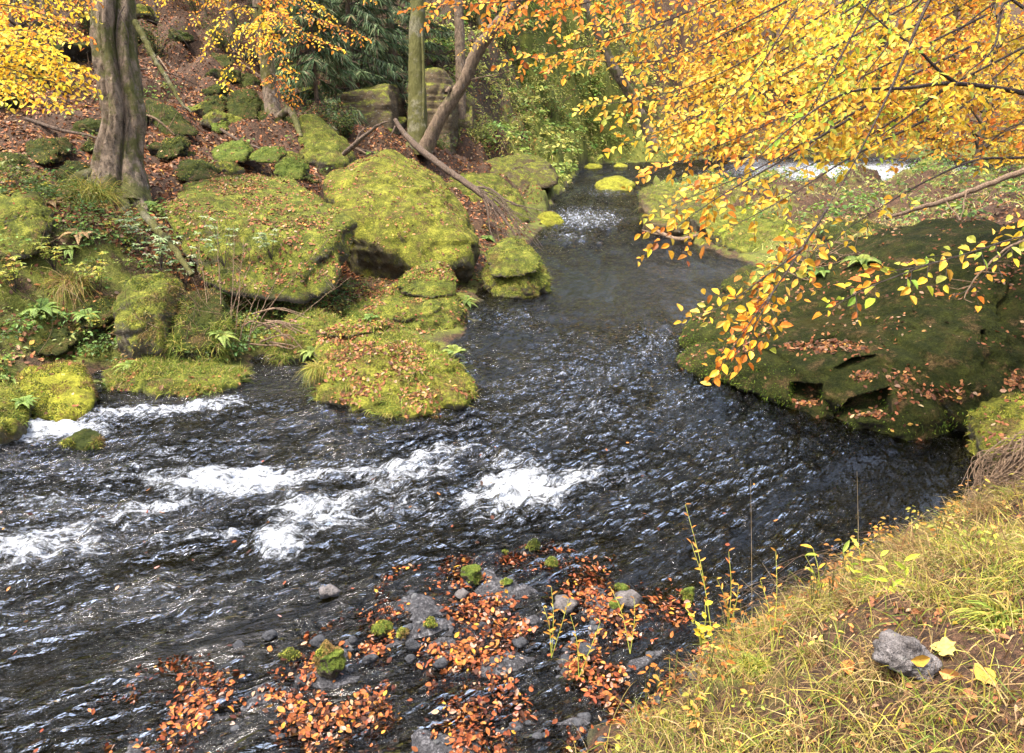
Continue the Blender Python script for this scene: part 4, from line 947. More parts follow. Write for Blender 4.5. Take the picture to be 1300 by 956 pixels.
tree("beech_tree", "young beech with orange yellow foliage on bare roots behind the left slope stones", [(352, 172, 17.2), (346, 140, 17.3), (340, 95, 17.4), (334, 50, 17.5), (326, -10, 17.6), (316, -120, 17.8)], [.24, .17, .15, .14, .12, .08], M_BARK,
     [([(334, 20, 17.5), (350, 15, 16.5), (380, 40, 16), (430, 62, 15.6)], PAL_ORANGE + PAL_YEL), ([(332, 0, 17.5), (360, -5, 16.5), (400, 22, 16), (462, 48, 15.8)], PAL_ORANGE), ([(332, 30, 17.5), (318, 30, 16.6), (300, 60, 16), (285, 110, 15.8)], PAL_YEL), ([(336, 40, 17.4), (340, 48, 16.5), (352, 70, 16), (372, 96, 15.8)], PAL_ORANGE + PAL_YEL),
      ([(330, 10, 17.5), (300, 10, 16.8), (280, 30, 16.4), (262, 62, 16.2)], PAL_YEL), ([(328, -20, 17.5), (300, -20, 17), (270, 0, 16.8), (240, 30, 16.8)], PAL_ORANGE + PAL_YEL), ([(328, -30, 17.5), (360, -30, 16.5), (390, 0, 16.2), (420, 20, 16.2)], PAL_YEL), ([(334, 30, 17.5), (330, 30, 16.6), (326, 50, 16.2), (322, 78, 16)], PAL_YEL), ([(330, -10, 17.4), (340, -15, 16.2), (350, 10, 15.8), (362, 36, 15.6)], PAL_YEL + PAL_ORANGE),
      ([(340, 90, 17.4), (352, 100, 17), (364, 115, 16.8), (374, 130, 16.7)], PAL_ORANGE), ([(320, -60, 17.6), (370, -50, 17), (420, -30, 16.6), (470, 0, 16.4)], PAL_YEL + PAL_ORANGE), ([(320, -60, 17.6), (290, -50, 17), (250, -30, 16.8), (205, 0, 16.6)], PAL_YEL)],
     tw=.02, ll=.085, step=.085, twig=.5, gap=.08, extra=[([(348, 155, 17.2), (366, 140, 17.0), (374, 150, 16.8), (382, 175, 16.4)], [.10, .05]), ([(350, 160, 17.1), (340, 172, 16.9), (326, 186, 16.6)], [.09, .04]), ([(350, 160, 17.1), (354, 180, 16.7), (350, 200, 16.3)], [.08, .03])])
tree("mossy_tree", "straight bare trunk clad in yellow green moss, by the black cleft in mid distance", [(530, 200, 19.2), (530, 185, 19.2), (530, 150, 19.2), (529, 100, 19.2), (529, 40, 19.2), (531, -10, 19.2), (534, -160, 19.2), (538, -500, 19.3)], [.30, .21, .20, .20, .20, .20, .18, .12], M_BARKM,
     extra=[([(536, 180, 19.05), (538, 120, 19.0), (537, 70, 19.0), (535, 35, 19.05)], [.03, .04, .03]), ([(520, 185, 19.1), (512, 198, 18.8), (500, 206, 18.5)], [.12, .04])])
tree("leaning_tree", "slender tree leaning right over the stream from behind the straight mossy trunk", [(538, 194, 19.0), (548, 172, 18.9), (560, 148, 18.8), (575, 125, 18.7), (590, 103, 18.6), (605, 68, 18.4), (625, 38, 18.2), (655, 2, 18.0), (690, -60, 17.8), (720, -150, 17.5)], [.22, .17, .16, .15, .15, .13, .12, .11, .08, .04], M_BARKB,
     [([(640, 20, 18.1), (625, 40, 17.4), (605, 55, 17), (588, 66, 16.8)], PAL_GOLD), ([(690, -60, 17.8), (660, -20, 17), (640, 20, 16.6), (630, 50, 16.5)], PAL_ORANGE)], tw=.01, ll=.09, step=.12, twig=.35,
     extra=[([(576, 124, 18.7), (572, 112, 18.6), (566, 118, 18.5)], [.07, .05]), ([(590, 103, 18.6), (612, 98, 18.4), (640, 92, 18.3), (655, 84, 18.3)], [.025, .004]), ([(588, 106, 18.6), (572, 92, 18.5), (556, 82, 18.4)], [.015, .004])])
tree("slim_tree", "dark slim trunk standing in front of the cliff right of the leaning tree's foot", [(584, 200, 25), (585, 120, 25), (584, 60, 25), (582, 0, 25), (580, -150, 25)], [.2, .17, .16, .15, .1], M_BARKB)
tree("pale_tree", "pale grey trunk slanting left behind the golden foliage by the far bank", [(832, 192, 29), (822, 165, 29), (800, 120, 28.5), (778, 85, 28), (763, 50, 27.6), (745, 5, 27.2), (715, -80, 27), (690, -200, 27)], [.22, .2, .19, .18, .17, .15, .12, .08], M_BARK,
     [([(760, 45, 27.6), (800, 30, 27), (850, 50, 26.6), (900, 90, 26)], PAL_FAR), ([(790, 100, 28), (840, 90, 27), (890, 110, 26.6), (930, 140, 26)], PAL_FAR)], tw=.03, ll=.13, step=.16, twig=.8, lm=M_FAR)
def far_tree(label, base, h, r, n, pal, lo=.06, seed=0, name="far_beech_tree", mat=None, ll=.2, spread=3.4, group="autumn trees across the far bend"):
    x, y = base; z = float(gz(x, y)) - .1
    e = empty(name, (x, y, z)); tag(e, label, "tree", group)
    top = np.array([x + U(-.8, .8), y + U(-.5, .5), z + h])
    mb = MB(); C = curve([(x, y, z - .2), (x + U(-.2, .2), y, z + h * .4), tuple(top)], .3); mb.add(*tube(C, [r, r * .7, r * .15], 10)); mb.build("trunk", mat or M_BARK, e, smooth=True)
    wd, lf = MB(), MB()
    for k in range(n):
        u = U(lo, .98); a = U(0, 6.28); i = int(u * (len(C) - 1)); R_ = spread * (1 - .6 * u) * U(.6, 1.1)
        p0 = C[i]; p2 = p0 + np.array([math.cos(a) * R_, math.sin(a) * R_, U(-.5, .9)])
        spray(wd, lf, [p0, (p0 + p2) / 2 + np.array([0, 0, .3]), p2], .03, .9, ll, pal, step=.16, start=.2, jit=.5, gap=.05, tr=.006, nrm=(0, -.5, .85), dens=.9)
    tag(wd.build("branches", M_TWIG, e, smooth=True), kind="stuff"); tag(lf.build("foliage", M_FAR, e), kind="stuff")
def gx(px, y):
    return (px - CX) / FPX * y * 1.0
far_tree("golden far tree just right of the pale slanting trunk, its boughs low over the bend", (gx(905, 36), 36), 9, .2, 92, PAL_FAR)
far_tree("golden far tree straight above the white rapid at the bend", (gx(1030, 38), 38), 10, .22, 100, PAL_GOLD + PAL_FAR)
far_tree("orange far tree behind the right end of the white rapid", (gx(1170, 37), 37), 10, .22, 100, PAL_FAR + PAL_ORANGE)
far_tree("yellow far tree at the right picture edge beyond the white rapid", (gx(1300, 36), 36), 10, .22, 92, PAL_GOLD + PAL_FAR)
far_tree("low yellow tree on the inner bank between the white rapid and the niche boulder", (gx(1240, 19), 19.5), 4.6, .09, 30, PAL_GOLD, lo=.25, spread=2.0, ll=.09)
far_tree("pale yellow tree high on the far slope behind the others", (gx(1090, 46), 46), 11, .25, 80, PAL_YEL, ll=.2, spread=4)
far_tree("brownish far tree high on the slope over the pale slanting trunk", (gx(960, 47), 47), 11, .25, 80, PAL_FAR, ll=.2, spread=4)

# ---- spruces of the dark gully
PAL_SPR = [(.06, .09, .04, 4), (.12, .17, .07, 3), (.19, .22, .11, 1.8), (.20, .15, .085, 1.3)]
def spruce(label, px, py, t, h, R0, seed, dens=1.0):
    p = at(px, py, t); x, y = p[0], p[1]; z = float(gz(x, y)) - .1
    e = empty("spruce_tree", (x, y, z)); tag(e, label, "tree", "spruces in the dark gully")
    mb = MB(); mb.add(*tube(curve([(x, y, z), (x, y, z + h)], .4), [R0 * .055, .03], 10)); mb.build("trunk", M_BARKB, e, smooth=True)
    bl, wd = MB(), MB()
    zz = z + h * .06
    while zz < z + h * .97:
        f = (zz - z) / h; n = 6 if f < .8 else 4
        for k in range(n):
            a = U(0, 6.28); L = R0 * (1 - f) ** .8 * U(.7, 1.1) + .15
            d = np.array([math.cos(a), math.sin(a), U(-.35, .05)]); s = np.linspace(0, 1, 7)[:, None]
            C = np.array([x, y, zz]) + d * L * s + np.array([0, 0, -.22]) * L * s ** 2 + np.array([0, 0, .14]) * L * s ** 4
            wd.add(*tube(C, [.018, .004], 4))
            m = int(62 * L * dens)
            q = np.sqrt(U(.02, 1, m)); P = np.stack([np.interp(q, s[:, 0], C[:, j]) for j in range(3)], 1)
            side = np.array([-d[1], d[0], 0]) * np.where(U(0, 1, m) < .5, 1, -1)[:, None]
            dd = d * .55 + side * U(.25, 1, m)[:, None] + np.array([0, 0, -.55]) * U(0, 1.3, m)[:, None]
            bl.add(*blades(P, dd, U(.14, .36, m), U(.022, .05, m), U(.1, .5, m), pick(PAL_SPR, m, .25), seg=2))
        zz += U(.2, .3)
    tag(wd.build("branches", M_TWIG, e, smooth=True), kind="stuff"); tag(bl.build("needles", M_NEEDLE, e), kind="stuff")
spruce("bushy spruce between the young beech and the straight mossy trunk, nearest of the gully", 452, 175, 23.6, 8.5, 2.0, 1)
spruce("tall dark spruce rising behind the sandstone block", 500, 120, 27, 12, 2.6, 2)
spruce("dark spruce farther left in the gully above the young beech", 395, 120, 27, 11, 2.4, 3)
spruce("small spruce low on the slope right beside the young beech's moss mound", 405, 165, 20.5, 4.6, 1.2, 4, 1.3)
spruce("spruce over the cliff edge behind the leaning tree", 625, 40, 34, 10, 2.4, 5)
spruce("far spruce high up at the back of the gully", 340, 40, 33, 12, 2.6, 6)
far_tree("rusty leaved tree high on the left slope behind the old trunk", tuple(at(215, 10, 27)[:2]), 7, .12, 26, PAL_ORANGE + PAL_YEL, seed=3, group="autumn trees up the left slope", ll=.11, spread=2.4, name="slope_beech_tree")
far_tree("yellow tree in the upper left corner on the leaf slope", tuple(at(60, 40, 21)[:2]), 6, .12, 26, PAL_YEL, seed=4, group="autumn trees up the left slope", ll=.10, spread=2.0, name="slope_beech_tree")

for k, (x, y, t, h, lab) in enumerate([(205, 40, 24, 4.5, "thin orange sapling on the leaf slope right behind the big trunk"), (262, 20, 26, 5.5, "thin yellow sapling above the small heap of slope stones"), (160, -10, 27, 6, "sapling half hidden by the top of the big trunk"), (100, 20, 24, 5, "yellow sapling up the slope left of the big trunk"),
                                       (30, 70, 18, 3.2, "low yellow sapling at the picture's left edge under the leaning boughs"), (300, -10, 30, 7, "orange sapling far up the slope beside the young beech"), (470, 30, 31, 7, "brown leaved sapling in the gully left of the straight mossy trunk"), (660, 20, 36, 5, "yellow sapling clinging to the cliff right of the leaning tree")]):
    b_ = at(x, y, t)[:2]
    far_tree(lab, tuple(b_), h, .05, 15, [PAL_ORANGE + PAL_YEL, PAL_YEL, [(.30, .16, .06, 3), (.42, .24, .07, 2)]][k % 3], name="sapling", group="saplings on the slopes", ll=.10, spread=1.5, lo=.15)
def bush(label, x, y, t, w_, h_, pal, group="dark bushes on the slopes", n=900, ll=.07, mat=None):
    p = at(x, y, t); p[2] = float(gz(p[0], p[1])); e = empty("bush", p); tag(e, label, "bush", group)
    st, lf = MB(), MB()
    for k in range(14):
        a = U(0, 6.28); q = p + np.array([math.cos(a) * w_ * U(.3, 1), math.sin(a) * w_ * U(.3, 1), h_ * U(.5, 1.1)])
        C = curve([p, (p + q) / 2 + np.array([0, 0, .15 * h_]), q], .12); st.add(*tube(C, [.012, .004], 4))
        m = n // 14; i = rng.integers(len(C) // 4, len(C), m)
        lf.add(*leaves(C[i] + rng.normal(size=(m, 3)) * .11 * h_, rng.normal(size=(m, 3)) * [1, 1, .4], np.array([0, -.2, .9]) + rng.normal(size=(m, 3)) * .45, U(.7, 1.2, m) * ll, U(.3, .6, m) * ll, pick(pal, m, .25)))
    tag(st.build("stems", M_TWIG, e, smooth=True), kind="stuff"); tag(lf.build("leaves", M_FAR, e), kind="stuff")
PAL_DK = [(.05, .075, .022, 4), (.09, .12, .03, 3), (.15, .15, .04, 1.5), (.16, .09, .035, 1.2)]
for (x, y, t, w_, h_, pal, lab) in [(200, 75, 21.5, .9, .9, PAL_DK, "dark bush on the leaf slope just right of the big trunk"), (285, 55, 23.5, 1.0, 1.0, PAL_DK, "dark bush left of the young beech's trunk"), (250, 10, 29, 1.6, 1.5, PAL_DK, "large dark bush at the top of the leaf slope"), (55, 118, 15.5, .7, .7, PAL_DK, "dark bush behind the yellow boughs at the left edge"), (20, 150, 14, .6, .6, PAL_DK, "low dark bush at the left edge above the ledge stones"),
                                    (395, 130, 18.5, .8, .8, PAL_DK, "dark bush between the young beech and the small spruce"), (440, 165, 18.2, .5, .6, PAL_DK, "dark green bush before the sandstone block"), (560, 175, 20.6, .5, .6, PAL_DK, "small dark bush at the foot of the leaning tree"), (610, 160, 24.5, .9, 1.0, [(.12, .14, .03, 3), (.2, .2, .05, 2)], "olive bush beside the ochre sandstone pillar"), (640, 70, 31, 1.4, 1.3, PAL_DK, "dark bush halfway up the cliff"), (700, 110, 32, 1.3, 1.1, PAL_DK, "dark bush low on the cliff behind the first golden leaves"), (590, 30, 31, 1.5, 1.4, PAL_DK, "dark bush on the cliff top between two slim trunks"), (120, 60, 22, 1.0, 1.0, PAL_DK, "dark bush left behind the big trunk")]:
    bush(lab, x, y, t, w_, h_, pal)

for k, (x, y, t, r, lab, m) in enumerate([(28, 60, 19, .16, "dark trunk between the yellow boughs at the left edge", M_BARKB), (55, 100, 20, .11, "thin grey trunk right of the dark left edge trunk", M_BARK), (215, 20, 28, .17, "dark trunk high on the slope right of the old beech", M_BARKB), (275, 30, 31, .2, "dark trunk high up left of the young beech", M_BARKB), (300, 55, 25, .1, "slim trunk just left of the young beech", M_BARKB),
                                          (372, 60, 30, .2, "dark trunk at the back of the gully right of the young beech", M_BARKB), (415, 40, 32, .18, "straight trunk deep in the gully among the spruces", M_BARKB), (470, 60, 29, .14, "thin mossy trunk left of the black cleft", M_BARKM), (612, 60, 31, .16, "mossy trunk on the cliff right of the dark slim trunk", M_BARKM), (675, 60, 36, .15, "trunk on the cliff behind the first golden leaves", M_BARKB), (100, 40, 26, .13, "slim dark trunk behind the old beech on its left", M_BARKB)]):
    p = at(x, y, t); z0 = float(gz(p[0], p[1])); lean = U(-.5, .5)
    e = empty("forest_tree", (p[0], p[1], z0)); tag(e, lab, "tree", "forest trunks on the slopes")
    C = curve([(p[0], p[1], z0 - .2), (p[0] + lean * .4, p[1], z0 + 3), (p[0] + lean, p[1], z0 + 9)], .15); V, F = tube(C, [r * 1.5, r * 1.1, r, r * .9, r * .7], 10)
    mb = MB(); mb.add(V + norm(V - np.repeat(C, 10, axis=0)) * (.04 * fbm(V, 3, 3, k))[:, None], F); mb.build("trunk", m, e, smooth=True)
    for j in range(3):
        i = int(len(C) * U(.15, .5)); a = U(0, 6.28); mb = MB(); mb.add(*tube(curve([C[i], C[i] + np.array([math.cos(a) * .6, math.sin(a) * .6, U(-.1, .4)]), C[i] + np.array([math.cos(a) * 1.4, math.sin(a) * 1.4, U(-.5, .6)])], .15), [.03, .006], 5)); mb.build("branch", m, e, smooth=True)
# ---------------------------------------------------------------- dead wood
def wood(name, label, chains, mat, cat="branch", sides=7, wob=.008, group=None):
    mb = MB()
    for L, r in chains:
        C = curve([at(*q) for q in L], .05)
        C = C + np.stack([np.convolve(rng.normal(size=len(C)) * wob, np.ones(3) / 3, "same") for _ in range(3)], 1)
        V, F = tube(C, r, sides); mb.add(V, F)
    return tag(mb.build(name, mat, smooth=True), label, cat, group)
twl = []
for k in range(26):
    x, y, t = U(600, 655), 0, U(15.2, 16.4); y = 232 + (x - 600) * .75 + U(-6, 6)
    dx, dy = U(10, 70), U(20, 75)
    twl.append(([(x, y, t), (x + dx * .5, y + dy * .45 + U(-8, 8), t - .2), (x + dx, y + dy, t - .3 + U(-.4, .3))], [.012, .003]))
wood("fallen_log", "long dead branch with splayed twigs sliding down over the boulders to the stream",
     [([(502, 152, 17.6), (512, 168, 17.4), (532, 188, 17.0), (562, 212, 16.5), (600, 238, 16.0), (628, 262, 15.6), (655, 300, 15.2)], [.05, .075, .08, .075, .07, .05, .015]), ([(600, 238, 16), (622, 240, 15.8), (650, 258, 15.6), (690, 268, 15.4)], [.03, .006]), ([(610, 245, 15.9), (618, 262, 15.6), (622, 290, 15.3), (630, 310, 15.1)], [.025, .005]), ([(502, 160, 17.6), (496, 172, 17.5)], [.03, .01])] + twl, M_DARKW)
wood("dead_stick", "bare dead stick poking up over the crest of the peaked boulder", [([(436, 196, 15.4), (452, 182, 15.2), (466, 170, 15.1), (482, 158, 15.0), (496, 153, 14.9)], [.05, .055, .04, .03, .008]), ([(470, 166, 15.1), (478, 160, 15.0), (486, 162, 15)], [.02, .006]), ([(448, 186, 15.2), (458, 168, 15.2), (470, 160, 15.2)], [.025, .008])], M_DARKW)
wood("fallen_branch", "thick green mossed branch lying among pale leaved shrubs on the left bank", [([(178, 266, 9.7), (196, 288, 9.5), (215, 308, 9.3), (232, 332, 9.1), (244, 350, 9.0)], [.045, .05, .045, .04, .03])], M_BARKM)
wood("driftwood", "dead stick stranded at the waterline under the grassy slab boulder", [([(822, 286, 16.6), (845, 299, 16.3), (865, 304, 16.2), (892, 297, 16.4)], [.02, .05, .055, .03]), ([(815, 292, 16.6), (845, 300, 16.3)], [.015, .01])], M_DEAD)
wood("dead_branch", "straight grey dead branch slanting above the huge niche boulder", [([(1126, 278, 10.4), (1160, 266, 10.6), (1200, 255, 10.8), (1240, 240, 11.0), (1300, 216, 11.3), (1380, 190, 11.6)], [.02, .035, .04, .045, .05, .05]), ([(1200, 255, 10.8), (1212, 270, 10.6), (1222, 284, 10.4)], [.015, .005]), ([(1226, 246, 10.9), (1222, 268, 10.6), (1216, 288, 10.4)], [.012, .004])], M_DEAD)
ch = []
for k in range(22):
    x, y = U(985, 1065), U(318, 372); ch.append(([(x, y, 9.6), (x + U(10, 40), y + U(-22, 18), 9.4), (x + U(30, 75), y + U(-30, 26), 9.3)], [.010, .003]))
wood("brushwood", "tangle of dead twigs lodged behind the top of the huge niche boulder", ch, M_DEAD, cat="twigs", sides=4)
wood("bare_twig", "pale bare twig hanging before the dark face of the huge niche boulder", [([(1300, 305, 3.95), (1272, 318, 3.9), (1245, 345, 3.86), (1232, 362, 3.84), (1222, 378, 3.8), (1234, 384, 3.8)], [.006, .005, .004, .002]), ([(1236, 358, 3.84), (1210, 352, 3.84), (1196, 350, 3.86)], [.003, .0015]), ([(1232, 362, 3.84), (1222, 366, 3.84), (1200, 362, 3.85)], [.003, .0015]), ([(1246, 344, 3.86), (1282, 348, 3.86)], [.0025, .001])], M_DEAD)
ch = []
for k in range(34):
    a, t = U(-1, 1), U(9.3, 10.2); x = U(-1, 1)
    ch.append(([(330 + x * 30, 255 + U(-4, 8), t), (300 + x * 40 + U(-20, 20), 255 + U(5, 20), t - .3), (270 + U(-10, 30), 300, t - .5)], [.003, .002]))
for (bx, by, tx, ty) in ((270, 430, 250, 300), (285, 440, 275, 270), (292, 436, 298, 285), (280, 442, 320, 330), (300, 440, 340, 345), (310, 442, 360, 336), (265, 436, 236, 330), (296, 440, 310, 300), (276, 440, 262, 350), (288, 442, 305, 360), (322, 420, 420, 300), (330, 436, 446, 350), (316, 440, 330, 380)):
    twl = [([(bx, by, 9.0), (bx * .6 + tx * .4 + U(-6, 6), by * .6 + ty * .4, 9.05), (tx, ty, 9.2)], [.008, .005, .0025])]
    for k in range(3):
        f = U(.4, .9); mx, my = bx + (tx - bx) * f, by + (ty - by) * f; twl.append(([(mx, my, 9.1), (mx + U(-25, 25), my - U(10, 30), 9.1)], [.003, .0015]))
    if bx == 270: acc = []
    acc += twl
wood("bare_shrub", "bare pale stemmed shrub growing over the pool before the broad flat topped boulder", acc, M_DEAD, cat="shrub", sides=5)
ch = []
for k in range(14):
    x, y = U(310, 350), U(395, 440); ch.append(([(x, y, 8.95), (x + U(10, 40), y + U(-12, 14), 8.9), (x + U(30, 70), y + U(-4, 20), 8.9)], [.012, .006]))
wood("brushwood", "dead twigs caught over the still pool below the broad flat topped boulder", ch, M_DEAD, cat="twigs", sides=5)

for k in range(26):
    x, y = U(-14, -3), U(13.5, 27); a = U(-.9, .9); L_ = U(.8, 2.6)
    q = [(x + math.cos(a) * L_ * u, y + math.sin(a) * L_ * u, float(gz(x + math.cos(a) * L_ * u, y + math.sin(a) * L_ * u)) + .05 + U(0, .14)) for u in (0, .35, .7, 1)]
    mb = MB(); mb.add(*tube(curve(q, .1), [.035, .03, .012], 6))
    for j in range(3):
        u = U(.3, .9); b0_ = np.array(q[0]) * (1 - u) + np.array(q[-1]) * u; mb.add(*tube(curve([b0_, b0_ + np.array([U(-.3, .3), U(-.2, .2), U(.1, .4)])], .1), [.012, .003], 4))
    tag(mb.build("fallen_stick", M_DARKW if k % 2 else M_DEAD, smooth=True), "fallen dead stick lying on the leaf covered left slope", "stick", "dead sticks on the left slope")

# ---------------------------------------------------------------- ground cover and litter
def field(n, x0, x1, y0, y1, dens, zmin=.03):
    x, y = U(x0, x1, n), U(y0, y1, n)
    P = np.c_[x, y]; k = U(0, 1, n) < dens(P); P = P[k]
    z = gz(P[:, 0], P[:, 1]); q = z > zmin
    P = P[q]; z = z[q]
    return np.c_[P, z], gn(P[:, 0], P[:, 1])
inwater = lambda P: polydist(P, SH)
f2 = lambda P, s, sd, o=3: fbm(np.c_[P, np.zeros(len(P))], s, o, sd)
# slope litter, left
P, N = field(230000, -20, 1, 10, 34, lambda P: np.clip(.75 + 1.3 * f2(P, .9, 3), .35, 1) * np.clip(-inwater(P) * .6, 0, 1) * np.exp(-np.maximum(0, P[:, 1] - 16) / 16))
lay_leaves(P, N, (.055, .10), .012)
P, N = field(30000, 1, 40, 14, 52, lambda P: np.clip(.5 + f2(P, .7, 4), .05, 1) * np.clip(-inwater(P), 0, 1))
lay_leaves(P, N, (.07, .13), .015, PAL_LITTER + [(.62, .36, .05, 3)])
P, N = field(9000, -9, -1, 6.5, 10.5, lambda P: np.clip(.3 + 1.2 * f2(P, 1.2, 6), .03, 1) * np.clip(-inwater(P) * 2, 0, 1))
lay_leaves(P, N, (.05, .08), .02)
P, N = field(16000, 3.5, 14, 8.5, 16, lambda P: np.clip(.5 + 1.2 * f2(P, .9, 33), .1, 1) * np.clip(-inwater(P) * 2, 0, 1))
lay_leaves(P, N, (.045, .075), .02)
# leafy gravel bar
heaps = [(250, 850, 60, 20), (385, 850, 100, 24), (520, 835, 110, 26), (600, 795, 70, 26), (560, 745, 80, 14), (560, 722, 60, 10), (690, 702, 50, 10), (720, 755, 50, 26), (655, 840, 80, 22), (780, 785, 50, 14), (770, 850, 80, 18), (650, 770, 40, 18), (440, 905, 240, 34), (720, 915, 120, 30), (850, 780, 40, 14)]
def heapd(P):
    u, v, t = project(np.c_[P, np.zeros(len(P))])
    o = np.zeros(len(P))
    for (x, y, a, b_) in heaps: o = np.maximum(o, np.exp(-((u - x) / a) ** 2 - ((v - y) / b_) ** 2))
    return o
P, N = field(150000, -4, 3, 1.9, 5.2, lambda P: np.clip(.75 * heapd(P) + 1.7 * f2(P, 2.8, 9, 4) - .14, .01, .85) * sstep(-.3, .15, polydist(P, BAR)), -.3)
k = U(0, 1, len(P)) < .55
P[k, 2] = np.maximum(P[k, 2], .0) + U(0, .022, k.sum()) * heapd(P[k, :2])
k = slice(None)
PAL_BAR = [(.27, .078, .026, 4), (.16, .045, .018, 4), (.34, .13, .035, 3), (.30, .18, .12, 1.6), (.42, .21, .03, .6), (.05, .02, .012, 4)]
lay_leaves(P[k], N[k], (.016, .046), .006, PAL_BAR, jit=.38)
STN = MB(); _D, _F = ico(2)
P, N = field(5200, -4, 3, 1.9, 5.2, lambda P: np.clip(.5 + 1.6 * f2(P, 1.8, 44, 3), .1, 1) * sstep(-.25, .2, polydist(P, BAR)), -.12)
for p in P:
    r_ = U(.008, .03); STN.add(p + _D * np.array([r_ * U(.8, 1.3), r_ * U(.8, 1.2), r_ * U(.4, .7)]) * (1 + .25 * noise(_D * 1.7 + p * 9, 3))[:, None], _F)
tag(STN.build('gravel', M_PEBBLE, origin=np.zeros(3), smooth=True), kind='stuff')
# drifting single leaves in the current
n = 150; x, y = U(-4.5, 2, n), U(2.6, 6.2, n); q = polydist(np.c_[x, y], SH) > .1
lay_leaves(np.c_[x, y, np.full(n, .012)][q], np.tile([0, 0, 1.0], (q.sum(), 1)), (.03, .05), .006, PAL_BAR, jit=.25)
# near bank
P, N = field(50000, -1.5, 9, .9, 6.5, lambda P: np.clip(.35 + 1.3 * f2(P, 1.7, 12), .03, 1) * sstep(.02, .3, -inwater(P)))
lay_leaves(P, N, (.018, .038), .01, PAL_LITTER + [(.50, .34, .12, 1.5), (.56, .38, .05, .6)], jit=.6)
# on the niche ledges
for (x, y, w_, h_, n) in ((1050, 440, 48, 9, 230), (1025, 512, 19, 4, 60), (1105, 527, 22, 4, 70), (1096, 478, 18, 6, 60), (1180, 500, 60, 14, 90), (1150, 478, 30, 14, 40), (1288, 485, 16, 14, 50)):
    for k in range(n):
        try: p, nn, t = hit(x + rng.normal() * w_ * .5, y + rng.normal() * h_ * .5 - (0))
        except TypeError: continue
        lay_leaves(p[None], norm(nn * .5 + np.array([0, -.3, .7]))[None], (.04, .07), .006)
# grass
GR = MB()
def grow(P, N, L, W, droop, pal, up=.9, spread=.6, seg=3, tip=None):
    n = len(P)
    if not n: return
    d = norm(N * (1 - up) + np.array([0, 0, up]) + rng.normal(size=(n, 3)) * spread * np.array([1, 1, .4]))
    GR.add(*blades(P - N * .01, d, U(*L, n), U(*W, n), U(*droop, n), pick(pal, n, .2), seg, tip))
def clump(n, *a):
    P, N = field(n, *a); return P, N
PAL_DRY = [(.32, .22, .09, 3), (.22, .14, .06, 2.5), (.38, .29, .12, 1.5), (.16, .085, .04, 2)]
PAL_LUSH = [(.22, .24, .04, 3), (.34, .30, .05, 3), (.12, .16, .025, 2), (.40, .29, .09, 2)]
P, N = field(220000, -.5, 6.0, 1.5, 6.3, lambda P: np.clip(.6 + 1.5 * f2(P, 1.1, 14), .12, 1) * sstep(.05, .35, -inwater(P)))
grow(P, N, (.09, .34), (.0025, .006), (.4, 1.4), PAL_LUSH + PAL_DRY)
P, N = field(26000, -1, 6.0, 1.5, 6.5, lambda P: np.clip(.4 + 1.5 * f2(P, 1.4, 16), .0, 1) * sstep(.0, .3, -inwater(P)))
grow(P, N, (.15, .36), (.0014, .003), (.3, 1.2), PAL_DRY)
P, N = field(30000, -9, .5, 6.5, 12, lambda P: np.clip(.35 + 1.5 * f2(P, 1.2, 18), .0, 1) * sstep(.0, .25, -inwater(P)))
grow(P, N, (.08, .26), (.004, .009), (.4, 1.1), PAL_GRASS)
P, N = field(60000, 2.5, 22, 11, 27, lambda P: np.clip(.5 + 1.2 * f2(P, .8, 19), .05, 1) * sstep(.0, .3, -inwater(P)))
grow(P, N, (.12, .38), (.008, .018), (.4, 1.1), [(.36, .36, .10, 3), (.42, .37, .16, 3), (.24, .28, .05, 2)])
# cliff and far banks: hanging tufts
P, N = field(150000, -7, 10, 25, 46, lambda P: np.clip(.45 + 1.3 * f2(P, .9, 20), .04, 1) * sstep(.0, .3, -inwater(P)) * np.exp(-((P[:, 0] - 1.5) / 6) ** 4))
P = P + norm(np.c_[N[:, :2], np.zeros(len(N))]) * U(0, .25, len(P))[:, None]
grow(P, N, (.07, .24), (.025, .06), (.5, 1.2), [(.26, .28, .06, 3), (.42, .40, .10, 3), (.12, .17, .04, 2), (.36, .28, .12, 1.2)], up=.3, spread=.8, seg=2)
P, N = field(16000, 2, 30, 27, 50, lambda P: np.clip(.4 + 1.3 * f2(P, .7, 22), .04, 1) * sstep(.0, .3, -inwater(P)))
grow(P, N, (.2, .5), (.03, .06), (.5, 1.3), [(.22, .2, .06, 3), (.30, .24, .10, 3), (.14, .15, .03, 2)], up=.6, seg=2)
tag(GR.build("grass", M_GRASS, origin=np.zeros(3)), kind="stuff")

# ---- herbs and bramble leaves as one ground cover
HB = MB()
PAL_HERB = [(.08, .14, .03, 4), (.15, .23, .04, 3), (.18, .21, .045, 2), (.34, .31, .05, .9), (.28, .19, .05, .6)]
def herbs(P, N, nl, hh, rr, ll, pal, wr=(.5, .7), stem=True):
    for p, nn_ in zip(P, N):
        n = int(U(*nl)); c = pick(pal, 1, .1)[0]
        hgt_ = U(*hh); h = hgt_ * np.sqrt(U(.1, 1, n)); a = U(0, 6.28, n); r = U(.1, 1, n) * U(*rr)
        Q = p + np.c_[np.cos(a) * r, np.sin(a) * r, h]
        ax = np.c_[np.cos(a), np.sin(a), U(-.5, .25, n)]
        nn = norm(np.array([0, -.15, .9]) + rng.normal(size=(n, 3)) * .4)
        L = U(*ll, n)
        HB.add(*leaves(Q, ax, nn, L, L * U(*wr, n), np.clip(c * (1 + rng.normal(size=(n, 1)) * .2), .01, .9)))
        if stem:
            for k in range(min(n, 3)): HB.add(*tube(np.array([p, (p + Q[k]) / 2 + [0, 0, .02], Q[k]]), [.003, .0015], 3), col=(.12, .13, .04))
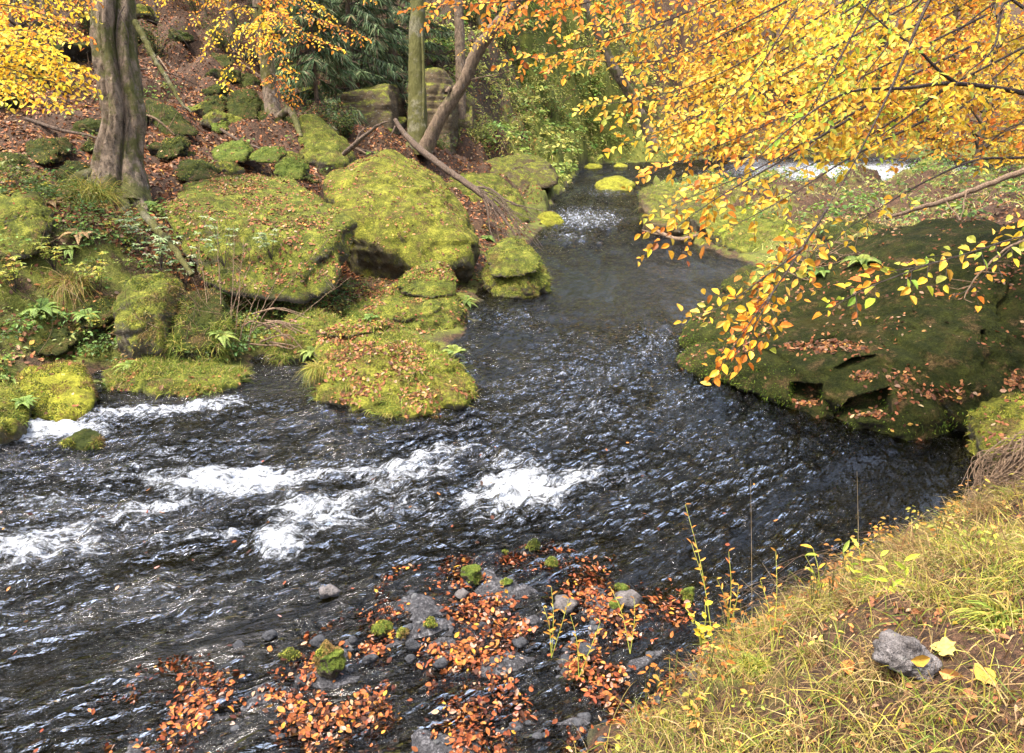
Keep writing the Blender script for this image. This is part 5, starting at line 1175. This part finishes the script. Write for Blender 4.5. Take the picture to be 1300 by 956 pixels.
P, N = field(2600, -8.5, -1.9, 6.6, 11.5, lambda P: np.clip(.5 + 1.4 * f2(P, .8, 24), .08, 1) * sstep(-.05, .25, -inwater(P)) * sstep(-1.5, -3.2, P[:, 0] + (P[:, 1] - 9) * .1))
herbs(P, N, (8, 22), (.05, .26), (.06, .2), (.025, .065), PAL_HERB)
P, N = field(350, -14, -3, 11, 19, lambda P: np.clip(.2 + 1.4 * f2(P, .8, 25), .02, 1))
herbs(P, N, (8, 18), (.1, .3), (.1, .25), (.04, .09), PAL_HERB)
P, N = field(400, .2, 6, 1.8, 6.2, lambda P: np.clip(.25 + 1.4 * f2(P, 1.4, 26), .0, 1) * sstep(.0, .3, -inwater(P)))
herbs(P, N, (4, 10), (.04, .2), (.03, .1), (.018, .04), [(.45, .42, .06, 3), (.58, .36, .06, 3), (.30, .34, .05, 2), (.5, .24, .06, 1.5)], (.35, .6))
P, N = field(900, .3, 3.4, 2.4, 5.6, lambda P: np.clip(.4 + 1.4 * f2(P, 1.6, 46), .05, 1) * sstep(-.15, .1, -inwater(P)) * sstep(.9, .2, -inwater(P)), -.05)
herbs(P, N, (4, 11), (.06, .30), (.02, .09), (.018, .042), [(.42, .17, .035, 3), (.50, .28, .05, 3), (.30, .12, .03, 2), (.42, .36, .06, 1)], (.35, .6))
P, N = field(700, 3, 16, 11, 25, lambda P: np.clip(.4 + 1.4 * f2(P, .8, 27), .02, 1) * sstep(.0, .3, -inwater(P)))
herbs(P, N, (10, 22), (.2, .6), (.15, .4), (.06, .12), PAL_HERB)
P, N = field(3600, -6, 9, 26, 44, lambda P: np.clip(.35 + 1.4 * f2(P, .6, 28), .02, 1) * sstep(.0, .3, -inwater(P)) * np.exp(-((P[:, 0] - 1.5) / 6) ** 4))
herbs(P, N, (10, 22), (.1, .5), (.15, .4), (.10, .2), [(.14, .22, .045, 3), (.26, .32, .06, 3), (.40, .38, .09, 2)], stem=False)
tag(HB.build("undergrowth", M_HERB, origin=np.zeros(3)), kind="stuff")

# ---------------------------------------------------------------- single plants
def fern(label, px, py, size, n=8, col=((.20, .27, .05), (.34, .36, .07)), tilt=None, group="ferns along the stream", name="fern"):
    p, nn, t = hit(px, py)
    S_ = size * 1.45 * t / FPX
    mb = MB(); a0 = U(0, 6.28)
    n += 4
    for k in range(n):
        a = a0 + k / n * 6.28 + U(-.25, .25); L = S_ * U(.75, 1.1)
        d = norm(np.array([math.cos(a), math.sin(a), U(.4, 1.3)]) + nn * .4 + rng.normal(size=3) * .15); m = 22
        s = np.linspace(.03, 1, m)[:, None]
        C = p + d * L * s + np.array([0, 0, -.75]) * L * s ** 2
        T = norm(np.gradient(C, axis=0)); sd = norm(np.cross(T, [0, 0, 1.0])); up = np.cross(sd, T)
        c = np.array(col[0]) + (np.array(col[1]) - np.array(col[0])) * U(0, 1)
        mb.add(*tube(C[::3], [L * .008, L * .003], 3), col=c * .7)
        w = (L * .24 * (1 - s) ** .8 * np.minimum(1, .25 + s * 5))[:, 0]
        for sg in (-1, 1):
            mb.add(*leaves(C, sd * sg + T * .35 + up * -.1, up + rng.normal(size=(m, 3)) * .12, w, np.full(m, L * .045), c * (1 + rng.normal(size=(m, 1)) * .12), fold=.05, curl=.15))
    return tag(mb.build(name, M_HERB, origin=p), label, "fern", group)
G1 = ((.15, .23, .045), (.30, .34, .07)); G2_ = ((.12, .20, .04), (.22, .30, .06)); BR = ((.34, .20, .09), (.46, .30, .13))
for (x, y, s, n, c, lab) in [(128, 492, 28, 7, G1, "bright fern at the right corner of the yellow moss block"), (30, 512, 22, 7, G2_, "fern in the notch between the yellow moss block and the edge boulder"), (52, 395, 34, 8, G2_, "broad fern in the middle of the bramble bank"),
                             (110, 402, 26, 7, G2_, "blue green fern left of the upright block"), (60, 262, 28, 7, BR, "withered brown fern hanging under the left edge ledge"), (102, 300, 26, 6, BR, "brown fern frond drooping over the left bank below the tussock"), (88, 318, 22, 7, G1, "small light fern beside the drooping brown frond"),
                             (280, 428, 22, 7, G1, "light fern under the bare pale stemmed shrub"), (578, 448, 22, 7, G1, "fern on the right shoulder of the leafy waterside boulder"), (592, 470, 20, 7, G1, "fern leaning over the water from the leafy waterside boulder"), (590, 384, 20, 7, G1, "fern at the right end of the low boulder with the raised nose"),
                             (395, 448, 22, 7, G1, "pale fern behind the left end of the leafy waterside boulder"), (165, 465, 20, 6, G1, "fern on the front of the grass capped rock"), (620, 305, 16, 7, G2_, "fern on top of the overhanging cap boulder"), (1092, 335, 30, 8, G1, "bright fern in the gap above the huge niche boulder"), (1040, 348, 24, 7, G2_, "fern beside the dead twig tangle at the top of the niche boulder"),
                             (470, 405, 16, 6, G2_, "small fern between the two front boulders"), (180, 258, 22, 7, G2_, "fern in front of the big trunk's right root"), (145, 190, 18, 7, G1, "little light green fern growing on the big trunk's base"), (430, 150, 26, 7, G2_, "fern on the moss mound before the sandstone block")]:
    try: fern(lab, x, y, s, n, c)
    except TypeError: pass
def tussock(label, px, py, size, n, pal, lean=(0, 0), group="grass tussocks", w=.006, droop=(.5, 1.3)):
    p, nn, t = hit(px, py); S_ = size * t / FPX
    mb = MB()
    P = p + rng.normal(size=(n, 3)) * np.array([.14, .1, .02]) * S_
    d = np.array([lean[0], lean[1], .9]) + rng.normal(size=(n, 3)) * np.array([.55, .5, .15])
    mb.add(*blades(P, d, U(.5, 1.15, n) * S_, U(.5, 1.1, n) * w, U(*droop, n), pick(pal, n, .18), seg=5))
    return tag(mb.build("grass_tussock", M_GRASS, origin=p), label, "grass tuft", group)
for k in range(64):
    x, y = U(.6, 4.6), U(1.9, 5.4)
    if polydist(np.array([[x, y]]), SH)[0] > -.12: continue
    P0 = np.array([x, y, float(gz(x, y))]); n = int(U(80, 220)); S_ = U(.18, .42)
    mb = MB(); mb.add(*blades(P0 + rng.normal(size=(n, 3)) * np.array([.05, .05, .005]), np.array([U(-.5, .3), U(-.4, .3), .8]) + rng.normal(size=(n, 3)) * np.array([.55, .55, .15]), U(.5, 1.2, n) * S_, U(.0018, .0042, n), U(.5, 1.4, n), pick([PAL_LUSH, PAL_DRY, PAL_LUSH + PAL_DRY][k % 3], n, .2), seg=5))
    tag(mb.build("grass_tussock", M_GRASS, origin=P0), "small shaggy straw and green grass tuft on the near bank", "grass tuft", "small grass tufts on the near bank")
tussock("big overhanging grass tussock under the roots of the big trunk", 116, 250, 80, 900, PAL_LUSH, (.2, -.6), w=.010)
tussock("arching pale grass tussock in the middle of the left bank", 88, 362, 62, 620, PAL_LUSH + PAL_DRY, (.1, -.5), w=.008)
tussock("grass tussock on the left shoulder of the leafy waterside boulder", 405, 470, 36, 420, PAL_LUSH, (-.2, -.4), w=.006)
tussock("fine light green grass tuft at the pool side of the leafy waterside boulder", 440, 490, 24, 260, PAL_LUSH, (-.1, -.4), w=.006)
tussock("grass tuft crowning the low boulder with the raised nose", 455, 400, 24, 260, PAL_GRASS, (0, -.3), w=.006)
tussock("lush green grass clump bowing left at the right edge of the near bank", 1275, 790, 92, 300, PAL_LUSH, (-.5, -.2), w=.010, droop=(.5, 1.2))
tussock("yellowish grass clump left of the bare grey stone", 1030, 838, 70, 380, PAL_LUSH + PAL_DRY, (.1, -.2), w=.005)
tussock("low yellow green grass clump along the lower edge of the near bank", 960, 850, 55, 420, PAL_LUSH, (0, -.1), w=.005)
tussock("straggly dry grass clump right above the bare grey stone", 1180, 760, 70, 320, PAL_DRY + PAL_LUSH, (0, 0), w=.004)
tussock("brown dry grass clump at the water's edge below the lime leaved plant", 1110, 735, 70, 340, PAL_DRY, (-.5, 0), w=.0035)
tussock("dry grass clump on the near bank crest by the root tangle", 1200, 690, 60, 380, PAL_DRY + PAL_LUSH, (-.3, 0), w=.0035)
tussock("wispy grass tuft at the foot of the gravel bar", 735, 856, 60, 60, PAL_GRASS, (0, 0), w=.004)
tussock("dark tuft of grass right of the lush clump", 1330, 720, 80, 240, PAL_LUSH, (-.2, -.1), w=.006)
mb = MB()
for k in range(90):
    x, y = U(-20, 320), U(285, 450); p, nn, t = hit(x, y); a = U(0, 6.28); L_ = U(.2, .7)
    q = p + np.array([math.cos(a) * L_ * U(.3, .9), -abs(math.sin(a)) * .3 * L_, L_ * U(.3, .9)])
    mb.add(*tube(curve([p, (p + q) / 2 + rng.normal(size=3) * .04 + np.array([0, 0, .06]), q], .05), [.004, .0015], 4))
tag(mb.build("bare_twigs", M_DEAD, origin=np.zeros(3), smooth=True), kind="stuff")
# pale leaved shrubs
def leafshrub(label, px, py, size, ns, pal, lw=(.3, .42), ll=.06, group="pale leaved shrubs on the left bank", whorl=7, cat="shrub"):
    p, nn, t = hit(px, py); S_ = size * t / FPX
    e = empty("leafy_shrub", p); tag(e, label, cat, group)
    st, lf = MB(), MB()
    for k in range(ns):
        a = U(0, 6.28); tip = p + np.array([math.cos(a) * U(.15, .6), math.sin(a) * .4 - .15, U(.6, 1.1)]) * S_
        st.add(*tube(curve([p, p * .45 + tip * .55 + np.array([0, 0, .08]) * S_, tip], .05), [.005, .0025], 4))
        for f in (1.0, .82, .6):
            q = p + (tip - p) * f + np.array([0, 0, .06]) * S_ * (1 - f); m = whorl
            an = U(0, 6.28) + np.arange(m) / m * 6.28
            ax = np.c_[np.cos(an), np.sin(an), U(-.3, .4, m)]
            L = U(.7, 1.2, m) * ll
            lf.add(*leaves(np.tile(q, (m, 1)), ax, np.array([0, -.25, .9]) + rng.normal(size=(m, 3)) * .25, L, L * U(*lw, m), pick(pal, m, .12)))
    tag(st.build("stems", M_TWIG, e, smooth=True), kind="stuff"); tag(lf.build("leaves", M_HERB, e), kind="stuff")
def st_last():
    return [o.name for o in COL.objects if o.name.startswith("stems")][-1]
PAL_PALE = [(.32, .36, .19, 3), (.25, .31, .12, 3), (.42, .44, .28, 1.5), (.15, .22, .07, 2)]
PAL_YG = [(.36, .34, .06, 3), (.24, .28, .05, 3), (.42, .32, .05, 1)]
for (x, y, s, n, pal, lab) in [(205, 345, 62, 9, PAL_PALE, "whitish leaved shrub above the upright block"), (235, 372, 60, 7, PAL_PALE, "silvery shrub between the upright block and the bare stems"), (285, 340, 62, 7, PAL_PALE, "pale shrub brushing the face of the broad flat topped boulder"), (180, 318, 50, 7, PAL_PALE, "pale shrub by the moss covered fallen branch"),
                               (345, 330, 40, 5, PAL_PALE, "thin pale shrub on the front of the broad flat topped boulder"), (128, 372, 46, 8, PAL_YG, "yellow leaved shrub left above the upright block"), (70, 345, 40, 7, PAL_YG, "yellow green shrub behind the arching pale tussock"), (20, 372, 44, 8, PAL_YG, "yellow green shrub at the left picture edge"), (130, 425, 34, 6, PAL_YG, "small yellow shrub over the yellow moss block")]:
    try: leafshrub(lab, x, y, s, n, pal)
    except TypeError: pass
# lime plant on the near bank
def uprightplant(label, base, tips, ll, pal, lw=(.24, .34), group=None, stemcol=M_HERB, name="willowherb", n=5, r=.003):
    p = at(*base); e = empty(name, p); tag(e, label, "plant", group)
    for T_ in tips:
        q = at(*T_); C = curve([p, (p + q) / 2 + np.array([.01, 0, .03]), q], .02); mb = MB(); mb.add(*tube(C, [r, r * .5], 5), col=(.35, .36, .06)); mb.build("stem", stemcol, e)
        lf = MB(); k = np.linspace(len(C) * .35, len(C) - 1, n).astype(int)
        a = U(0, 6.28) + np.arange(n) * 2.4
        ax = np.c_[np.cos(a), np.sin(a) * .6, U(.25, .9, n)]
        L = ll * U(.7, 1.15, n)
        lf.add(*leaves(C[k], ax, np.c_[-np.cos(a) * .4, -.5 + 0 * a, .7 + 0 * a] + rng.normal(size=(n, 3)) * .2, L, L * U(*lw, n), pick(pal, n, .1), fold=.3))
        tag(lf.build("leaves", M_HERB, e), kind="stuff")
PAL_LIMEP = [(.40, .46, .05, 3), (.52, .52, .06, 2), (.28, .38, .05, 1)]
uprightplant("lime green leafy plant rising before the water on the near bank", (1142, 790, 3.45), [(1118, 706, 3.5), (1148, 712, 3.4), (1128, 738, 3.35), (1150, 745, 3.4)], .07, PAL_LIMEP, n=6)
uprightplant("yellowing lime plant with narrow leaves left of the brightest lime one", (1092, 762, 3.7), [(1070, 702, 3.75), (1090, 695, 3.7), (1078, 722, 3.65)], .07, PAL_LIMEP + PAL_YG, n=4)
uprightplant("small sprig with three yellow green leaves standing against the water", (1040, 770, 3.9), [(1032, 696, 3.95), (1022, 705, 3.9)], .065, PAL_LIMEP + [(.66, .42, .05, 2)], n=3)
PAL_RUST = [(.50, .22, .04, 3), (.60, .33, .06, 3), (.36, .15, .04, 2)]
for k, (b, tp, lab) in enumerate([((925, 800, 3.75), [(925, 700, 3.8), (910, 735, 3.7), (938, 742, 3.75), (918, 760, 3.7)], "tall rust brown stalk cluster at the shore"), ((905, 815, 3.65), [(870, 640, 3.8), (878, 690, 3.75)], "two thin rust stalks rising left of the rust cluster"), ((700, 835, 3.9), [(700, 745, 4.0), (722, 760, 3.9), (690, 770, 3.9)], "withered orange sprout in mid gravel bar"),
                                  ((800, 830, 3.75), [(775, 745, 3.9), (805, 760, 3.8)], "withered orange stalk pair between bar and near bank"), ((735, 860, 3.65), [(724, 780, 3.7), (762, 790, 3.7)], "bent withered sprout at the lower rim of the bar"), ((980, 830, 3.5), [(965, 735, 3.6), (1000, 760, 3.5), (985, 700, 3.6)], "rust leaved sprout beside the yellow grass clump")]):
    uprightplant(lab, b, tp, .036, PAL_RUST, name="withered_plant", group=None, stemcol=M_HERB, n=9, r=.0022)
uprightplant("yellow leaved seedling left of the tall rust brown stalks", (890, 820, 3.6), [(870, 772, 3.65), (895, 768, 3.6), (880, 790, 3.55), (905, 795, 3.55)], .04, [(.74, .55, .05, 3), (.62, .5, .06, 1)], (.5, .65), name="seedling", n=5)
# dry straws leaning on the near bank
for k, (a, m, c, lab) in enumerate([((1062, 860, 2.9), (1010, 780, 3.2), (968, 715, 3.5), "long pale straw bent left over the yellow grass"), ((1075, 870, 2.85), (1000, 790, 3.2), (940, 735, 3.5), "second pale straw lying beside the longest one"), ((1090, 695, 4.2), (1089, 640, 4.3), (1088, 598, 4.3), "single upright straw against the black water"), ((955, 800, 3.8), (954, 690, 3.9), (953, 610, 3.9), "tall upright straw left of the sprig with three leaves"),
                                   ((1270, 800, 2.9), (1230, 700, 3.3), (1195, 630, 3.6), "long straw slanting left up from the lush clump"), ((1250, 720, 3.4), (1190, 680, 3.9), (1140, 655, 4.2), "straw arching over the bank crest")]):
    mb = MB(); mb.add(*tube(curve([at(*a), at(*m), at(*c)], .03), [.0010, .0005], 4), col=(.34, .25, .11)); tag(mb.build("straw", M_HERB), lab, "straw", "dry straws on the near bank")
# root tangle at the right edge
mb = MB()
for k in range(85):
    u = U(0, 1); x0 = 1330 + U(-40, 60); y0 = 558 + U(-8, 46)
    m = (1264 + U(-30, 40), 590 + U(-18, 34)); e_ = (1226 + U(-12, 70) , 642 + U(-34, 34))
    mb.add(*tube(curve([at(x0, y0, 5.0), at((x0 + m[0]) / 2, y0 + 2, 4.95), at(*m, 4.9 + U(-.1, .1)), at(*e_, 4.8 + U(-.15, .15))], .05), [.005, .0035, .0012], 4))
for k in range(40):
    x0, y0 = U(1235, 1320), U(600, 660); mb.add(*tube(curve([at(x0, y0, 4.8), at(x0 + U(10, 50), y0 + U(-20, 15), 4.8), at(x0 + U(30, 90), y0 + U(-15, 30), 4.75)], .05), [.004, .002], 4))
tag(mb.build("root_tangle", M_DEAD, smooth=True), "drooping tangle of bleached brown roots beside the bright moss rock", "roots")
mb = MB()
for k in range(90):
    x0, y0 = U(1000, 1230), 0; y0 = 775 - (x0 - 1000) * .42 + U(-10, 25); l = U(30, 110)
    mb.add(*tube(curve([at(x0, y0, 4.0), at(x0 - l * .5, y0 - U(8, 35), 4.05), at(x0 - l, y0 - U(-20, 30), 4.0)], .05), [.0022, .001], 3))
tag(mb.build("dry_stems", M_DEAD, origin=np.zeros(3), smooth=True), kind="stuff")
# big pale maple leaves on the near bank
PALM = [(0, 0), (.10, .22), (.02, .44), (.22, .40), (.40, .62), (.56, .56), (.62, .34), (.82, .24), (1, 0)]
def mapleleaf(label, px, py, size, col, rot):
    p, nn, t = hit(px, py); S_ = size * t / FPX
    half = np.array(PALM); full = np.vstack([half, half[1:-1][::-1] * [1, -1]])
    c, s = math.cos(rot), math.sin(rot); ax = norm(np.array([c, s, .1])); nn = norm(nn + np.array([0, -.4, .5])); bi = norm(np.cross(nn, ax)); ax = np.cross(bi, nn)
    V = p + nn * .03 + (ax * full[:, :1] + bi * full[:, 1:] * .8 + nn * (np.abs(full[:, 1:]) * .18 - .1 * full[:, :1] ** 2)) * S_
    mid = p + nn * .035 + ax * .4 * S_; n = len(V)
    mb = MB(); mb.add(np.vstack([V, mid]), [[k, (k + 1) % n, n] for k in range(n)], col)
    P2 = p + nn * .03; mb.add(*tube(np.array([P2, P2 - ax * S_ * .25, P2 - ax * S_ * .5]), [.0025, .0015], 4), col=col)
    tag(mb.build("maple_leaf", M_LITTER, origin=p), label, "leaf", "big pale leaves on the near bank")
for a in [(1215, 832, 30, (.36, .28, .08), 2.6, "large pale yellow lobed leaf right of the bare grey stone"), (1236, 868, 32, (.38, .24, .045), .3, "large golden lobed leaf at the lower right of the near bank")]:
    mapleleaf(a[5], *a[:5])
for (x, y, sz, c, lab) in [(1155, 836, 26, (.44, .24, .04), "yellow leaf lying on top of the bare grey stone"), (1188, 850, 30, (.50, .24, .08), "orange leaf at the right foot of the bare grey stone"), (1080, 860, 30, (.46, .17, .05), "russet leaf at the left foot of the bare grey stone")]:
    p, nn, t = hit(x, y); S_ = sz * t / FPX; mb = MB(); a = U(0, 6.28)
    nn = norm(nn + np.array([0, -.5, .3])); mb.add(*leaves((p + nn * .015)[None], np.array([[math.cos(a), math.sin(a) * .5, .1]]), nn[None], S_, S_ * .6, np.array([c]), curl=np.array([.25])))
    tag(mb.build("fallen_leaf", M_LITTER, origin=p), lab, "leaf", "big pale leaves on the near bank")
# ---------------------------------------------------------------- light, sky, camera
tag(LIT.build("fallen_leaves", M_LITTER, origin=np.zeros(3)), kind="stuff")
S = norm(np.array([-.32, -.10, .92]))
sun = bpy.data.lights.new("sun", "SUN"); sun.energy = 1.7; sun.angle = math.radians(12); sun.color = (1, .95, .86)
so = bpy.data.objects.new("sun", sun); COL.objects.link(so); so.location = (0, 0, 30)
so.rotation_euler = Vector(S).to_track_quat("Z", "Y").to_euler()
w = bpy.data.worlds.new("World"); SC.world = w; w.use_nodes = True
nt = w.node_tree; bg = nt.nodes["Background"]; sky = nt.nodes.new("ShaderNodeTexSky")
sky.sky_type = "NISHITA"; sky.sun_disc = False
sky.sun_elevation = math.asin(S[2]); sky.sun_rotation = math.atan2(S[0], S[1])
sky.air_density = 1.0; sky.dust_density = 5.0; sky.ozone_density = .8
hs = nt.nodes.new("ShaderNodeHueSaturation"); hs.inputs["Saturation"].default_value = .8
nt.links.new(sky.outputs[0], hs.inputs["Color"]); nt.links.new(hs.outputs[0], bg.inputs[0]); bg.inputs[1].default_value = .15
cam = bpy.data.cameras.new("camera"); co = bpy.data.objects.new("camera", cam); COL.objects.link(co)
co.location = CAM; co.rotation_euler = (math.pi / 2 - TILT, 0, 0)
cam.sensor_width = 36; cam.sensor_fit = "HORIZONTAL"; cam.lens = FPX / 1300 * 36; cam.shift_y = -(478 - CY) / 1300; cam.clip_start = .05; cam.clip_end = 400
SC.camera = co
SC.view_settings.view_transform = "Standard"; SC.view_settings.look = "None"; SC.view_settings.gamma = 1; SC.view_settings.use_curve_mapping = False
SC.view_settings.exposure = 2.25
SC.cycles.max_bounces = 6; SC.cycles.diffuse_bounces = 3; SC.cycles.glossy_bounces = 3; SC.cycles.transmission_bounces = 4; SC.cycles.transparent_max_bounces = 6
SC.cycles.caustics_reflective = False; SC.cycles.caustics_refractive = False
SC.cycles.sample_clamp_indirect = 4; SC.cycles.sample_clamp_direct = 12
SC.cycles.use_denoising = True
